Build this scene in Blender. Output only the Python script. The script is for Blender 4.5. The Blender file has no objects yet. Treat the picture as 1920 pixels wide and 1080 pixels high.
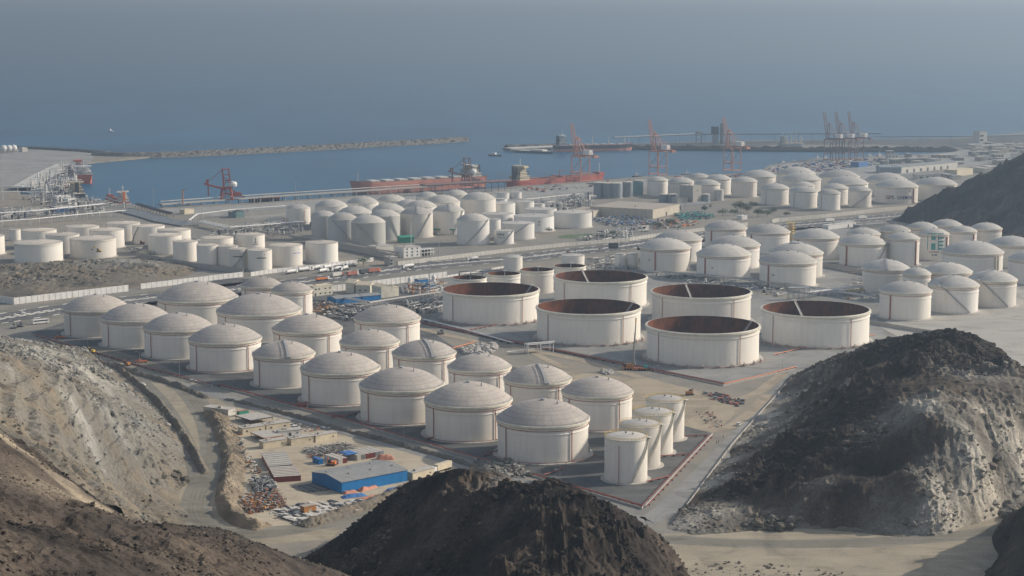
import bpy, math, random
import numpy as np
from mathutils import Vector, Matrix, noise, geometry
random.seed(7); np.random.seed(7)
RAD = math.radians; PI = math.pi
SC = bpy.context.scene; COL = SC.collection
CAM_H = 200.0; FOC = 3300.0; PITCH = math.atan(470/3300)
CP, SP = math.cos(PITCH), math.sin(PITCH)
# ---- survey: where a sight line of the photo meets the level z (metres)
def at(px, py, z=0.0):
    a = (px-960)/FOC; b = (540-py)/FOC
    d = Vector((a, CP+b*SP, -SP+b*CP)); t = (z-CAM_H)/d.z
    return Vector((d.x*t, d.y*t, z))
def atd(px, py, Y):
    a = (px-960)/FOC; b = (540-py)/FOC
    t = Y/(CP+b*SP)
    return Vector((a*t, Y, CAM_H+(-SP+b*CP)*t))
def mpp(P): return (P.y*CP-(P.z-CAM_H)*SP)/FOC
def poly(pts, z=0.0): return [at(x, y, 0.0).xy.to_3d()+Vector((0,0,z)) for x, y in pts]

# ---------------------------------------------------------------- materials
class N:
    def __init__(s, name, rough=0.8, spec=0.3):
        s.m = bpy.data.materials.new(name); s.m.use_nodes = True
        s.t = s.m.node_tree; s.b = s.t.nodes['Principled BSDF']
        s.b.inputs['Roughness'].default_value = rough
        s.b.inputs['Specular IOR Level'].default_value = spec
    def n(s, ty, **kw):
        o = s.t.nodes.new(ty)
        for k, v in kw.items():
            if k.startswith('i_'): o.inputs[k[2:].replace('_', ' ')].default_value = v
            elif k.startswith('x'): o.inputs[int(k[1:])].default_value = v
            else: setattr(o, k, v)
        return o
    def l(s, a, b): s.t.links.new(a, b)
    def math(s, op, a, b=None, c=None):
        o = s.n('ShaderNodeMath', operation=op)
        for i, v in enumerate((a, b, c)):
            if v is None: continue
            if isinstance(v, (int, float)): o.inputs[i].default_value = v
            else: s.l(v, o.inputs[i])
        return o.outputs[0]
    def coord(s, kind='world', scale=(1,1,1), jitter=True):
        if kind == 'world': v = s.n('ShaderNodeNewGeometry').outputs['Position']
        else:
            v = s.n('ShaderNodeTexCoord').outputs['Object']
            if jitter:
                r = s.n('ShaderNodeObjectInfo').outputs['Random']
                sc = s.n('ShaderNodeVectorMath', operation='SCALE'); sc.inputs[0].default_value = (91, 57, 13)
                s.l(r, sc.inputs['Scale'])
                ad = s.n('ShaderNodeVectorMath', operation='ADD'); s.l(v, ad.inputs[0]); s.l(sc.outputs[0], ad.inputs[1]); v = ad.outputs[0]
        mp = s.n('ShaderNodeMapping'); mp.inputs['Scale'].default_value = scale
        s.l(v, mp.inputs['Vector']); return mp.outputs[0]
    def noise(s, vec, scale, detail=5, rough=0.6, dist=0.0):
        o = s.n('ShaderNodeTexNoise'); o.inputs['Scale'].default_value = scale
        o.inputs['Detail'].default_value = detail; o.inputs['Roughness'].default_value = rough
        o.inputs['Distortion'].default_value = dist
        s.l(vec, o.inputs['Vector']); return o.outputs['Fac']
    def ramp(s, fac, stops):
        o = s.n('ShaderNodeValToRGB'); e = o.color_ramp.elements
        while len(e) > 1: e.remove(e[-1])
        e[0].position = stops[0][0]; e[0].color = (*stops[0][1], 1)
        for p, c in stops[1:]:
            x = e.new(p); x.color = (*c, 1)
        s.l(fac, o.inputs[0]); return o.outputs[0]
    def mix(s, fac, a, b, mode='MIX'):
        o = s.n('ShaderNodeMix', data_type='RGBA', blend_type=mode)
        for sock, v in ((o.inputs['Factor'], fac), (o.inputs[6], a), (o.inputs[7], b)):
            if isinstance(v, (int, float)): sock.default_value = v
            elif isinstance(v, tuple): sock.default_value = (*v, 1)
            else: s.l(v, sock)
        return o.outputs[2]
    def bump(s, h, strength=0.5, dist=0.3):
        o = s.n('ShaderNodeBump'); o.inputs['Strength'].default_value = strength; o.inputs['Distance'].default_value = dist
        s.l(h, o.inputs['Height']); s.l(o.outputs[0], s.b.inputs['Normal'])
    def out(s, col):
        if isinstance(col, tuple): s.b.inputs['Base Color'].default_value = (*col, 1)
        else: s.l(col, s.b.inputs['Base Color'])
        return s.m
def two(name, c1, c2, scale, rough=0.85, kind='world', detail=6, bump=0, bs=None, dist=0.3, lo=0.35, hi=0.65, sc=(1,1,1), metal=0):
    n = N(name, rough); v = n.coord(kind, sc); f = n.noise(v, scale, detail)
    n.b.inputs['Metallic'].default_value = metal
    if bump: n.bump(n.noise(v, bs or scale*6, 4), bump, dist)
    return n.out(n.ramp(f, [(lo, c1), (hi, c2)]))
def paint(name, c, rough=0.55, wear=0.18, scale=0.35):
    d = tuple(x*(1-wear)*0.95 for x in c)
    return two(name, d, c, scale, rough, 'object', 5, lo=0.3, hi=0.6)

def m_shell(name, c, streak):
    n = N(name, 0.5, 0.3); v = n.coord('object', (1,1,0.10)); w = n.coord('object', (1,1,1))
    a = n.noise(v, 0.55, 5, 0.65); b = n.noise(w, 0.12, 3)
    col = n.mix(n.math('MULTIPLY', n.ramp(a, [(0.45,(0,0,0)),(0.75,(1,1,1))]), 0.4), c, streak)
    col = n.mix(n.math('MULTIPLY', b, 0.22), col, tuple(x*0.8 for x in c))
    z = n.n('ShaderNodeSeparateXYZ'); n.l(n.n('ShaderNodeTexCoord').outputs['Object'], z.inputs[0])
    fr = n.math('FRACT', n.math('DIVIDE', z.outputs[2], 2.42))
    line = n.math('LESS_THAN', fr, 0.045)
    col = n.mix(n.math('MULTIPLY', line, 0.16), col, tuple(x*0.55 for x in streak))
    low = n.n('ShaderNodeMapRange'); low.inputs[1].default_value = 0; low.inputs[2].default_value = 2.2; low.inputs[3].default_value = 0.30; low.inputs[4].default_value = 0
    n.l(z.outputs[2], low.inputs[0])
    col = n.mix(low.outputs[0], col, (0.34,0.28,0.21))
    rn = n.n('ShaderNodeObjectInfo').outputs['Random']
    col = n.mix(1.0, col, n.ramp(rn, [(0.0,(0.84,0.82,0.79)),(0.35,(0.97,0.96,0.94)),(0.7,(1,0.985,0.95)),(1.0,(1.04,1.04,1.04))]), 'MULTIPLY')
    return n.out(col)
def m_roof(name, c, dust, seam=0.35):
    n = N(name, 0.75, 0.2); o = n.n('ShaderNodeTexCoord').outputs['Object']
    s = n.n('ShaderNodeSeparateXYZ'); n.l(o, s.inputs[0])
    r = n.math('SQRT', n.math('ADD', n.math('MULTIPLY', s.outputs[0], s.outputs[0]), n.math('MULTIPLY', s.outputs[1], s.outputs[1])))
    ang = n.math('ARCTAN2', s.outputs[1], s.outputs[0])
    ring = n.math('LESS_THAN', n.math('FRACT', n.math('DIVIDE', r, 2.7)), 0.14)
    row = n.math('FLOOR', n.math('DIVIDE', r, 2.7))
    rad = n.math('LESS_THAN', n.math('FRACT', n.math('ADD', n.math('MULTIPLY', ang, 32/(2*PI)), n.math('MULTIPLY', row, 0.0))), 0.07)
    w = n.coord('object'); f = n.noise(w, 0.16, 6, 0.75); g = n.noise(w, 1.3, 4, 0.75)
    col = n.ramp(f, [(0.3, tuple(x*0.8 for x in c)), (0.55, c), (0.75, dust)])
    col = n.mix(n.math('MULTIPLY', n.ramp(g, [(0.4,(0,0,0)),(0.65,(1,1,1))]), 0.22), col, tuple(x*0.66 for x in c))
    col = n.mix(n.math('MULTIPLY', n.math('MAXIMUM', ring, rad), seam), col, tuple(x*0.45 for x in c))
    n.bump(n.math('SUBTRACT', 1.0, ring), 0.25, 0.1)
    rn = n.n('ShaderNodeObjectInfo').outputs['Random']
    col = n.mix(1.0, col, n.ramp(rn, [(0.0,(0.86,0.84,0.82)),(0.5,(0.98,0.97,0.95)),(1.0,(1.08,1.05,1.0))]), 'MULTIPLY')
    return n.out(col)
M = {}
M['shell'] = m_shell('tank_white_paint', (0.745,0.705,0.64), (0.55,0.495,0.42))
M['shell_blue'] = m_shell('tank_cool_white_paint', (0.72,0.70,0.66), (0.56,0.52,0.45))
M['shell_grey'] = m_shell('tank_grey_paint', (0.46,0.46,0.44), (0.36,0.34,0.30))
M['shell_steel'] = m_shell('silo_steel', (0.25,0.28,0.31), (0.19,0.21,0.23))
M['shell_green'] = m_shell('silo_green_steel', (0.17,0.29,0.29), (0.12,0.21,0.21))
M['roof'] = m_roof('dome_roof_weathered', (0.40,0.365,0.33), (0.52,0.465,0.395), 0.4)
M['roof_pale'] = m_roof('dome_roof_pale', (0.45,0.432,0.40), (0.52,0.49,0.435), 0.32)
M['roof_flat'] = m_roof('cone_roof_dusty', (0.55,0.50,0.43), (0.60,0.53,0.43), 0.15)
M['cream'] = paint('cream_trim', (0.60,0.56,0.45))
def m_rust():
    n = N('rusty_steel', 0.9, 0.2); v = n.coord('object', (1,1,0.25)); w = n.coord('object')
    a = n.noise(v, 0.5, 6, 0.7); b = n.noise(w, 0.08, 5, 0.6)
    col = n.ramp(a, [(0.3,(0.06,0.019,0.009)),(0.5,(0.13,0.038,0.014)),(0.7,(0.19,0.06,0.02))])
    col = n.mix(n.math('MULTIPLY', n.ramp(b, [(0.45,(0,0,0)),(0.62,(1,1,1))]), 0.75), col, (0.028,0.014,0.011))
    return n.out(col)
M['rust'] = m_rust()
M['rust_floor'] = two('rusty_deck', (0.05,0.03,0.025), (0.09,0.05,0.035), 0.2, 0.9, 'object')
M['red'] = paint('red_pipe_paint', (0.26,0.062,0.042), 0.5, 0.3)
M['dullred'] = paint('faded_red_paint', (0.34,0.12,0.08), 0.6, 0.3)
M['orange'] = paint('orange_paint', (0.62,0.19,0.05), 0.5)
M['yellow'] = paint('yellow_paint', (0.60,0.40,0.06), 0.5)
M['white'] = paint('white_paint', (0.68,0.66,0.62))
M['offwhite'] = paint('offwhite_paint', (0.55,0.52,0.46))
M['concrete'] = two('concrete', (0.33,0.31,0.28), (0.42,0.39,0.34), 0.5, 0.9, bump=0.2)
M['steel'] = paint('galvanised_steel', (0.34,0.34,0.34), 0.5)
M['dark'] = paint('dark_steel', (0.05,0.052,0.055), 0.6)
M['black'] = paint('black_rubber', (0.02,0.02,0.02), 0.9)
M['glass'] = paint('dark_glass', (0.03,0.04,0.05), 0.2)
M['blue'] = paint('blue_sheeting', (0.012,0.155,0.37), 0.5, 0.12)
def m_clad(name, c):
    n = N(name, 0.5, 0.3); o = n.n('ShaderNodeTexCoord').outputs['Object']; s = n.n('ShaderNodeSeparateXYZ'); n.l(o, s.inputs[0])
    rib = n.math('LESS_THAN', n.math('FRACT', n.math('DIVIDE', n.math('ADD', s.outputs[0], s.outputs[1]), 1.05)), 0.16)
    f = n.noise(n.coord('object', (1,1,.2)), .5, 5, .7)
    col = n.ramp(f, [(0.3, tuple(x*.72 for x in c)), (0.6, c), (0.8, tuple(x*1.15+.015 for x in c))])
    col = n.mix(n.math('MULTIPLY', rib, .35), col, tuple(x*.5 for x in c)); return n.out(col)
M['blue'] = m_clad('ribbed_blue_sheeting', (0.012,0.17,0.42)); M['grey'] = m_clad('ribbed_grey_sheeting', (0.25,0.245,0.23))
M['tarp'] = paint('blue_tarpaulin', (0.04,0.14,0.34), 0.6)
M['tarp_o'] = paint('salmon_tarpaulin', (0.46,0.20,0.13), 0.7)
M['maroon'] = paint('maroon_container_paint', (0.20,0.045,0.035), 0.6)
M['teal'] = paint('teal_paint', (0.05,0.30,0.26), 0.6)
M['green'] = paint('green_sheeting', (0.04,0.25,0.16), 0.6)
M['cab_cream'] = paint('cabin_cream', (0.58,0.50,0.36), 0.7)
M['beige'] = paint('beige_cladding', (0.50,0.44,0.35), 0.7)
M['brownroof'] = paint('brown_roof', (0.36,0.31,0.25), 0.8)
M['ochre'] = paint('ochre_rust', (0.38,0.17,0.05), 0.8)
M['hull_red'] = paint('red_hull_paint', (0.36,0.085,0.06), 0.6, 0.3, 0.05)
M['hull_salmon'] = paint('salmon_hull_paint', (0.50,0.21,0.15), 0.6, 0.2, 0.05)
M['hull_dark'] = paint('dark_hull_paint', (0.05,0.055,0.06), 0.6)
M['hull_orange'] = paint('orange_red_hull_paint', (0.50,0.13,0.07), 0.6, 0.25, 0.05)
M['crane'] = paint('orange_crane_paint', (0.43,0.19,0.125), 0.6)
M['crane_dull'] = paint('rusty_crane_paint', (0.19,0.115,0.105), 0.6)
M['bark'] = paint('bark', (0.16,0.11,0.07), 0.9)
M['leaf'] = two('dusty_leaves', (0.035,0.06,0.03), (0.08,0.11,0.05), 0.5, 0.8)
M['grass'] = two('mown_grass', (0.06,0.10,0.04), (0.10,0.14,0.06), 0.5, 0.9)
M['skin'] = paint('skin', (0.30,0.18,0.12)); M['cloth'] = paint('navy_overalls', (0.03,0.05,0.12))

# ---------------------------------------------------------------- mesh builder
class MB:
    def __init__(s): s.v = []; s.f = []; s.mi = []; s.sm = []
    def add(s, vs, fs, m=0, smooth=False):
        o = len(s.v); s.v.extend([tuple(x) for x in vs])
        for f in fs: s.f.append(tuple(i+o for i in f)); s.mi.append(m); s.sm.append(smooth)
        return s
    def box(s, c, d, rz=0, m=0):
        x, y, z = d[0]/2, d[1]/2, d[2]/2; ca, sa = math.cos(rz), math.sin(rz)
        vs = [(c[0]+px*ca-py*sa, c[1]+px*sa+py*ca, c[2]+pz) for pz in (-z, z) for px, py in ((-x,-y),(x,-y),(x,y),(-x,y))]
        return s.add(vs, [(3,2,1,0),(4,5,6,7),(0,1,5,4),(1,2,6,5),(2,3,7,6),(3,0,4,7)], m)
    def beam(s, a, b, w, h=None, m=0):
        a, b = Vector(a), Vector(b); d = (b-a).normalized(); h = h or w
        u = d.cross(Vector((0,0,1)))
        if u.length < 1e-3: u = Vector((1,0,0))
        u.normalize(); t = u.cross(d)
        vs = [p+u*i*w/2+t*j*h/2 for p in (a, b) for i, j in ((-1,-1),(1,-1),(1,1),(-1,1))]
        return s.add(vs, [(3,2,1,0),(4,5,6,7),(0,1,5,4),(1,2,6,5),(2,3,7,6),(3,0,4,7)], m)
    def cyl(s, a, b, r, r2=None, n=10, m=0, cap=True):
        a, b = Vector(a), Vector(b); d = (b-a).normalized(); r2 = r if r2 is None else r2
        u = d.cross(Vector((0,0,1)))
        if u.length < 1e-3: u = Vector((1,0,0))
        u.normalize(); t = u.cross(d)
        vs = [p+(u*math.cos(2*PI*i/n)+t*math.sin(2*PI*i/n))*q for p, q in ((a, r), (b, r2)) for i in range(n)]
        s.add(vs, [(i, n+i, n+(i+1)%n, (i+1)%n) for i in range(n)], m, True)
        if cap: s.add(vs[:n], [tuple(range(n))], m); s.add(vs[n:], [tuple(range(n-1,-1,-1))], m)
        return s
    def tube(s, pts, r, n=6, m=0):
        for a, b in zip(pts, pts[1:]): s.cyl(a, b, r, n=n, m=m)
        return s
    def lathe(s, prof, n=48, m=0, smooth=False, c=(0,0,0), inward=False):
        cs = [(math.cos(2*PI*i/n), math.sin(2*PI*i/n)) for i in range(n)]
        segs = [prof] if smooth else [prof[i:i+2] for i in range(len(prof)-1)]
        for sg in segs:
            vs = []; fs = []
            for r, z in sg: vs += [(c[0]+max(r,1e-3)*x, c[1]+max(r,1e-3)*y, c[2]+z) for x, y in cs]
            for k in range(len(sg)-1):
                for i in range(n):
                    q = (k*n+i, k*n+(i+1)%n, (k+1)*n+(i+1)%n, (k+1)*n+i)
                    fs.append(q[::-1] if inward else q)
            s.add(vs, fs, m, True)
        return s
    def ring(s, R, z, r, n=48, k=6, m=0, c=(0,0)):
        vs = []; fs = []
        for i in range(n):
            a = 2*PI*i/n
            for j in range(k):
                b = 2*PI*j/k; q = R+r*math.cos(b)
                vs.append((c[0]+q*math.cos(a), c[1]+q*math.sin(a), z+r*math.sin(b)))
        for i in range(n):
            for j in range(k):
                fs.append((i*k+j, ((i+1)%n)*k+j, ((i+1)%n)*k+(j+1)%k, i*k+(j+1)%k))
        return s.add(vs, fs, m, True)
    def prism(s, pts, z0, z1, m=0, mt=None):
        n = len(pts); vs = [(p[0],p[1],z0) for p in pts]+[(p[0],p[1],z1) for p in pts]
        tri = geometry.tessellate_polygon([[Vector((p[0],p[1],0)) for p in pts]])
        ar = sum(pts[i][0]*pts[(i+1)%n][1]-pts[(i+1)%n][0]*pts[i][1] for i in range(n))
        fs = []
        for i in range(n):
            j = (i+1)%n; fs.append((i,j,n+j,n+i) if ar > 0 else (j,i,n+i,n+j))
        s.add(vs, fs, m)
        top = []
        for t in tri:
            a, b, c = (vs[n+k] for k in t)
            up = (b[0]-a[0])*(c[1]-a[1])-(b[1]-a[1])*(c[0]-a[0]) > 0
            top.append(tuple(n+k for k in (t if up else t[::-1])))
        return s.add(vs, top, m if mt is None else mt)
    def sheet(s, pts, z, m=0):
        tri = geometry.tessellate_polygon([[Vector((p[0],p[1],0)) for p in pts]]); fs = []
        for t in tri:
            a, b, c = (pts[k] for k in t)
            up = (b[0]-a[0])*(c[1]-a[1])-(b[1]-a[1])*(c[0]-a[0]) > 0
            fs.append(tuple(t) if up else tuple(t[::-1]))
        return s.add([(p[0],p[1],z) for p in pts], fs, m)
    def strip(s, pts, w, z, m=0, off=0.0):
        L = []; Rr = []
        for i, p in enumerate(pts):
            a = Vector(pts[max(i-1,0)][:2]); b = Vector(pts[min(i+1,len(pts)-1)][:2]); d = (b-a).normalized(); nn = Vector((-d.y,d.x))
            q = Vector(p[:2])+nn*off; L.append(q+nn*w/2); Rr.append(q-nn*w/2)
        vs = [(x.x,x.y,z) for x in L]+[(x.x,x.y,z) for x in Rr]; n = len(pts)
        return s.add(vs, [(n+i, n+i+1, i+1, i) for i in range(n-1)], m)
    def build(s, name, mats, parent=None, loc=None, rz=0):
        me = bpy.data.meshes.new(name); me.from_pydata(s.v, [], s.f)
        for x in (mats if isinstance(mats, (list, tuple)) else [mats]): me.materials.append(M[x] if isinstance(x, str) else x)
        me.polygons.foreach_set('material_index', s.mi); me.polygons.foreach_set('use_smooth', s.sm); me.update()
        o = bpy.data.objects.new(name, me); COL.objects.link(o)
        if parent is not None: o.parent = parent
        if loc is not None: o.location = loc
        if rz: o.rotation_euler = (0,0,rz)
        return o
def tag(o, label, cat, group=None, kind=None):
    o['label'] = label; o['category'] = cat
    if group: o['group'] = group
    if kind: o['kind'] = kind
    return o
def thing(name, label, cat, loc=(0,0,0), rz=0, group=None):
    o = bpy.data.objects.new(name, None); COL.objects.link(o); o.location = loc; o.rotation_euler = (0,0,rz)
    o.empty_display_size = 0.1
    return tag(o, label, cat, group)
def struct(o, kind='structure'): o['kind'] = kind; return o
def kids(o, idx): return idx.get(o.name, [])
def dup(root, loc, rz=0, label=None, group=None, scale=None):
    r = root.copy(); COL.objects.link(r); r.location = loc; r.rotation_euler = (0,0,rz)
    if label: r['label'] = label
    if group: r['group'] = group
    if scale: r.scale = (scale,)*3
    for ch in KIDS[root.name]:
        c = ch.copy(); COL.objects.link(c); c.parent = r
        for g in KIDS.get(ch.name, []):
            d = g.copy(); COL.objects.link(d); d.parent = c
    return r
KIDS = {}
def index(root):
    for ch in [o for o in COL.objects if o.parent == root]:
        KIDS.setdefault(root.name, []).append(ch)
        for g in [o for o in COL.objects if o.parent == ch]: KIDS.setdefault(ch.name, []).append(g)
    KIDS.setdefault(root.name, [])
    return root

# ---------------------------------------------------------------- camera, light, air
cam = bpy.data.cameras.new('camera'); cam.sensor_width = 36; cam.lens = 36*FOC/1920; cam.clip_start = 1; cam.clip_end = 90000
co = bpy.data.objects.new('camera', cam); COL.objects.link(co); co.location = (0,0,CAM_H); co.rotation_euler = (PI/2-PITCH,0,0); SC.camera = co
SUN_EL, SUN_AZ = RAD(27), RAD(73)      # azimuth clockwise from +Y
sd = Vector((math.sin(SUN_AZ)*math.cos(SUN_EL), math.cos(SUN_AZ)*math.cos(SUN_EL), math.sin(SUN_EL)))
sun = bpy.data.lights.new('sun', 'SUN'); sun.energy = 4.0; sun.angle = RAD(0.6); sun.color = (1.0,0.895,0.765)
so = bpy.data.objects.new('sun', sun); COL.objects.link(so); so.rotation_euler = (-sd).to_track_quat('-Z','Y').to_euler()
W = bpy.data.worlds.new('World'); SC.world = W; W.use_nodes = True
sky = W.node_tree.nodes.new('ShaderNodeTexSky'); sky.sky_type = 'NISHITA'; sky.sun_disc = False
sky.sun_elevation = SUN_EL; sky.sun_rotation = SUN_AZ; sky.air_density = 1.0; sky.dust_density = 1.5; sky.ozone_density = 1.0; sky.altitude = 0
bg = W.node_tree.nodes['Background']; bg.inputs['Strength'].default_value = 0.135
hs = W.node_tree.nodes.new('ShaderNodeHueSaturation'); hs.inputs['Saturation'].default_value = 0.6; W.node_tree.links.new(sky.outputs[0], hs.inputs['Color']); W.node_tree.links.new(hs.outputs[0], bg.inputs['Color'])
SC.view_settings.view_transform = 'Standard'; SC.view_settings.look = 'None'; SC.view_settings.exposure = 0.56; SC.view_settings.gamma = 1
SC.render.engine = 'CYCLES'; SC.cycles.max_bounces = 6; SC.cycles.diffuse_bounces = 3; SC.cycles.volume_bounces = 0
SC.cycles.use_denoising = True
HAZE = N('haze_air'); HAZE.t.nodes.remove(HAZE.b)
pv = HAZE.t.nodes.new('ShaderNodeVolumePrincipled'); pv.inputs['Color'].default_value = (0.318,0.408,0.505,1); pv.inputs['Density'].default_value = 0.000172; pv.inputs['Anisotropy'].default_value = 0.45
HAZE.t.links.new(pv.outputs[0], HAZE.t.nodes['Material Output'].inputs['Volume'])
hz = MB().box((0,14500,244), (40000,31000,516)).build('haze', HAZE.m); struct(hz, 'stuff'); tag(hz, 'pale blue sea haze over the port and water', 'haze')
# ---------------------------------------------------------------- tanks
def helix(mb, R, z0, z1, a0, a1, w, m=0, rail=True):
    n = max(10, int(abs(a1-a0)*R/2.0)); vs = []; fs = []
    for i in range(n+1):
        a = a0+(a1-a0)*i/n; z = z0+(z1-z0)*i/n
        for q, dz in ((R,0),(R+w,0),(R+w,1.1)): vs.append((q*math.cos(a), q*math.sin(a), z+dz))
    for i in range(n):
        fs.append((3*i,3*i+1,3*i+4,3*i+3))
        if rail: fs.append((3*i+1,3*i+2,3*i+5,3*i+4))
    mb.add(vs, fs, m)
def cap_profile(R, z0, rise, n=9):
    rho = (R*R+rise*rise)/(2*rise); am = math.asin(min(1, R/rho))
    return [(rho*math.sin(am*(1-i/n)), z0+rho*math.cos(am*(1-i/n))-(rho-rise)) for i in range(n+1)]
def wrap(me_pts, R, a0, z0):
    out = []
    for x, y in me_pts:
        a = a0+x/R; out.append((R*math.cos(a), R*math.sin(a), z0+y))
    return out
def lettering(parent, text, size, R, a0, z0, mat, name='lettering', sx=1.0, bold=0.0):
    cu = bpy.data.curves.new('t', 'FONT'); cu.body = text; cu.size = size; cu.offset = bold; cu.align_x = 'CENTER'; cu.resolution_u = 3
    ob = bpy.data.objects.new('t', cu); COL.objects.link(ob)
    dg = bpy.context.evaluated_depsgraph_get(); me = bpy.data.meshes.new_from_object(ob.evaluated_get(dg))
    COL.objects.unlink(ob); bpy.data.objects.remove(ob); bpy.data.curves.remove(cu)
    vs = wrap([(v.co.x*sx, v.co.y) for v in me.vertices], R, a0, z0)
    fs = [tuple(p.vertices) for p in me.polygons]; bpy.data.meshes.remove(me)
    return MB().add(vs, fs).build(name, mat, parent)
def patch(mb, R, a0, z0, rects, m=0):
    for x0, y0, x1, y1 in rects:
        k = 4; vs = wrap([(x0+(x1-x0)*i/k, y) for y in (y0, y1) for i in range(k+1)], R, a0, z0)
        mb.add(vs, [(i, i+1, k+2+i, k+1+i) for i in range(k)], m)
def tank(x, w, y, h, label, group, style='dome', shell='shell', roof='roof', rise=0.185, risers=(), ring=None, stair=None, walk=None,
         rail=None, ladder=None, seg=64, cat='tank', girder=True, pad=True, riser='dullred', rw=0.22):
    P = at(x, y, h); R = w/2*mpp(P)
    t = thing('storage_tank', label, cat, (P.x, P.y, 0), 0, group)
    f = math.atan2(-P.y, -P.x)                               # the side that faces the viewpoint
    D = lambda deg: f+RAD(deg)                               # degrees to the right of that side (seen from the hill)
    if pad:
        MB().lathe([(R+1.6,0.0),(R+1.6,0.35),(R*0.9,0.5)], seg).build('base_slab', 'concrete', t)
    if style == 'dome':
        lip = min(0.9, R*0.045) if girder else 0.15; S = R-lip
        MB().lathe([(S,0.2),(S,h-0.5)], seg).build('shell', shell, t)
        if girder:
            MB().lathe([(S,h-1.5),(R,h-1.0),(R,h-0.05),(R*0.98,h+0.12)], seg).build('wind_girder', 'cream', t)
            MB().lathe([(S,h*0.76),(S+0.3,h*0.765),(S+0.3,h*0.785),(S,h*0.79)], seg).build('stiffener_ring', shell, t)
        else:
            MB().lathe([(S,h-0.5),(R,h-0.45),(R,h-0.02),(R*0.98,h+0.08)], seg).build('wind_girder', 'cream', t)
        rf = MB().lathe(cap_profile(R*0.985, h, 2*R*rise), seg, smooth=True).build('roof', roof, t)
        zt = h+2*R*rise
        v = MB().lathe([(R*0.055,-0.3),(R*0.055,0.7),(0,0.95)], 16, c=(0,0,zt)); v.build('roof_vent', 'steel', rf)
        MB().cyl((R*.3,-R*.2,zt-R*.04),(R*.3,-R*.2,zt+.6),.35,n=8).build('roof_vent', 'steel', rf)
    elif style == 'flat':
        S = R
        MB().lathe([(S,0.2),(S,h-0.1)], seg).build('shell', shell, t)
        rf = MB().lathe([(S+0.12,h-0.25),(S+0.12,h+0.05),(S*0.98,h+0.1),(0.0,h+R*rise)], seg).build('roof', roof, t)
        v = MB().lathe([(R*0.04,-0.3),(R*0.04,0.6),(0,0.8)], 12, c=(0,0,h+R*rise))
        v.build('roof_vent', 'steel', rf)
    else:                                                    # open top, floating roof
        S = R*0.97
        MB().lathe([(S,0.2),(S,h)], 96).lathe([(S,h),(S-0.25,h)], 96).build('shell', shell, t)
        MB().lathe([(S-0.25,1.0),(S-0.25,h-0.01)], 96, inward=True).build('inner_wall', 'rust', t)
        MB().lathe([(S,h-1.7),(R,h-1.45),(R,h-0.35),(S+.02,h-0.3)], 96).build('wind_girder', 'cream' , t)
        MB().lathe([(S,h*0.80),(S+0.45,h*0.805),(S+0.45,h*0.83),(S,h*0.835)], 96).build('stiffener_ring', shell, t)
        MB().lathe([(S-0.6,3.2),(S-2.5,3.3),(S-2.8,2.9),(0,3.0)], 96).build('floating_roof', 'rust_floor', t)
        if ladder:
            a0, tx, ty = ladder; a = D(a0); p = Vector(((S-.3)*math.cos(a), (S-.3)*math.sin(a), h+0.6))
            q = Vector((p.x*tx[0]+0, p.y*tx[0], 3.6)); q = Vector((p.x*(1-ty), p.y*(1-ty), 3.6))
            m = MB().beam(p, q, max(.7, R*.03), 0.25); dv = (q-p).normalized(); u = dv.cross(Vector((0,0,1))).normalized()*max(.35, R*.015)
            for s_ in (-1, 1): m.beam(p+u*s_+Vector((0,0,1)), q+u*s_+Vector((0,0,1)), .15)
            m.box((p.x,p.y,h+0.5),(3,3,.2),a); m.build('rolling_ladder', 'offwhite', t)
    Rs = S
    if ring: MB().ring(Rs+0.35, h-(2.3 if style != 'flat' else 1.2), 0.16, seg).build('ring_pipe', ring, t)
    for dg in risers:
        a = D(dg); c, s_ = (Rs+.45)*math.cos(a), (Rs+.45)*math.sin(a)
        m = MB().cyl((c,s_,0.6),(c,s_,h-2.2 if style != 'flat' else h-.5), rw, n=8)
        m.cyl((c,s_,.8),(c*1.08,s_*1.08,.8),rw,n=8); m.build('riser_pipe', riser, t)
    if stair:
        a0, a1 = stair; m = MB(); helix(m, Rs+0.1, 0.6, h+.1, D(a0), D(a1), 0.95); m.box(((Rs+1)*math.cos(D(a1)),(Rs+1)*math.sin(D(a1)),h+.2),(2,2,.2),D(a1)); m.build('staircase', 'steel' if rail != 'yellow' else 'cream', t)
    if walk is not None:
        a = D(walk); pr = cap_profile(R*0.985, h+.35, 2*R*rise); m = MB()
        pts = [Vector((r*math.cos(a), r*math.sin(a), z)) for r, z in pr]
        u = Vector((-math.sin(a), math.cos(a), 0))*0.7
        for p, q in zip(pts, pts[1:]):
            m.beam(p, q, 1.2, .12); m.beam(p+u+Vector((0,0,.9)), q+u+Vector((0,0,.9)), .22); m.beam(p-u+Vector((0,0,.9)), q-u+Vector((0,0,.9)), .22)
        m.box((R*math.cos(a),R*math.sin(a),h+.5),(2.6,2.6,.9),a); m.build('roof_walkway', 'steel', t)
    if rail:
        m = MB(); rr = R*0.985
        for zz in (h+.55, h+1.1): m.ring(rr, zz, 0.05 if rail != 'yellow' else .07, seg, 4)
        for k in range(seg//2):
            a = 2*PI*k/(seg//2); m.beam((rr*math.cos(a),rr*math.sin(a),h),(rr*math.cos(a),rr*math.sin(a),h+1.1),.1)
        m.build('guard_rail', rail, t)
    t['R'] = R; t['h'] = h; t['f'] = f; t['S'] = S
    return t
T = {}
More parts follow.
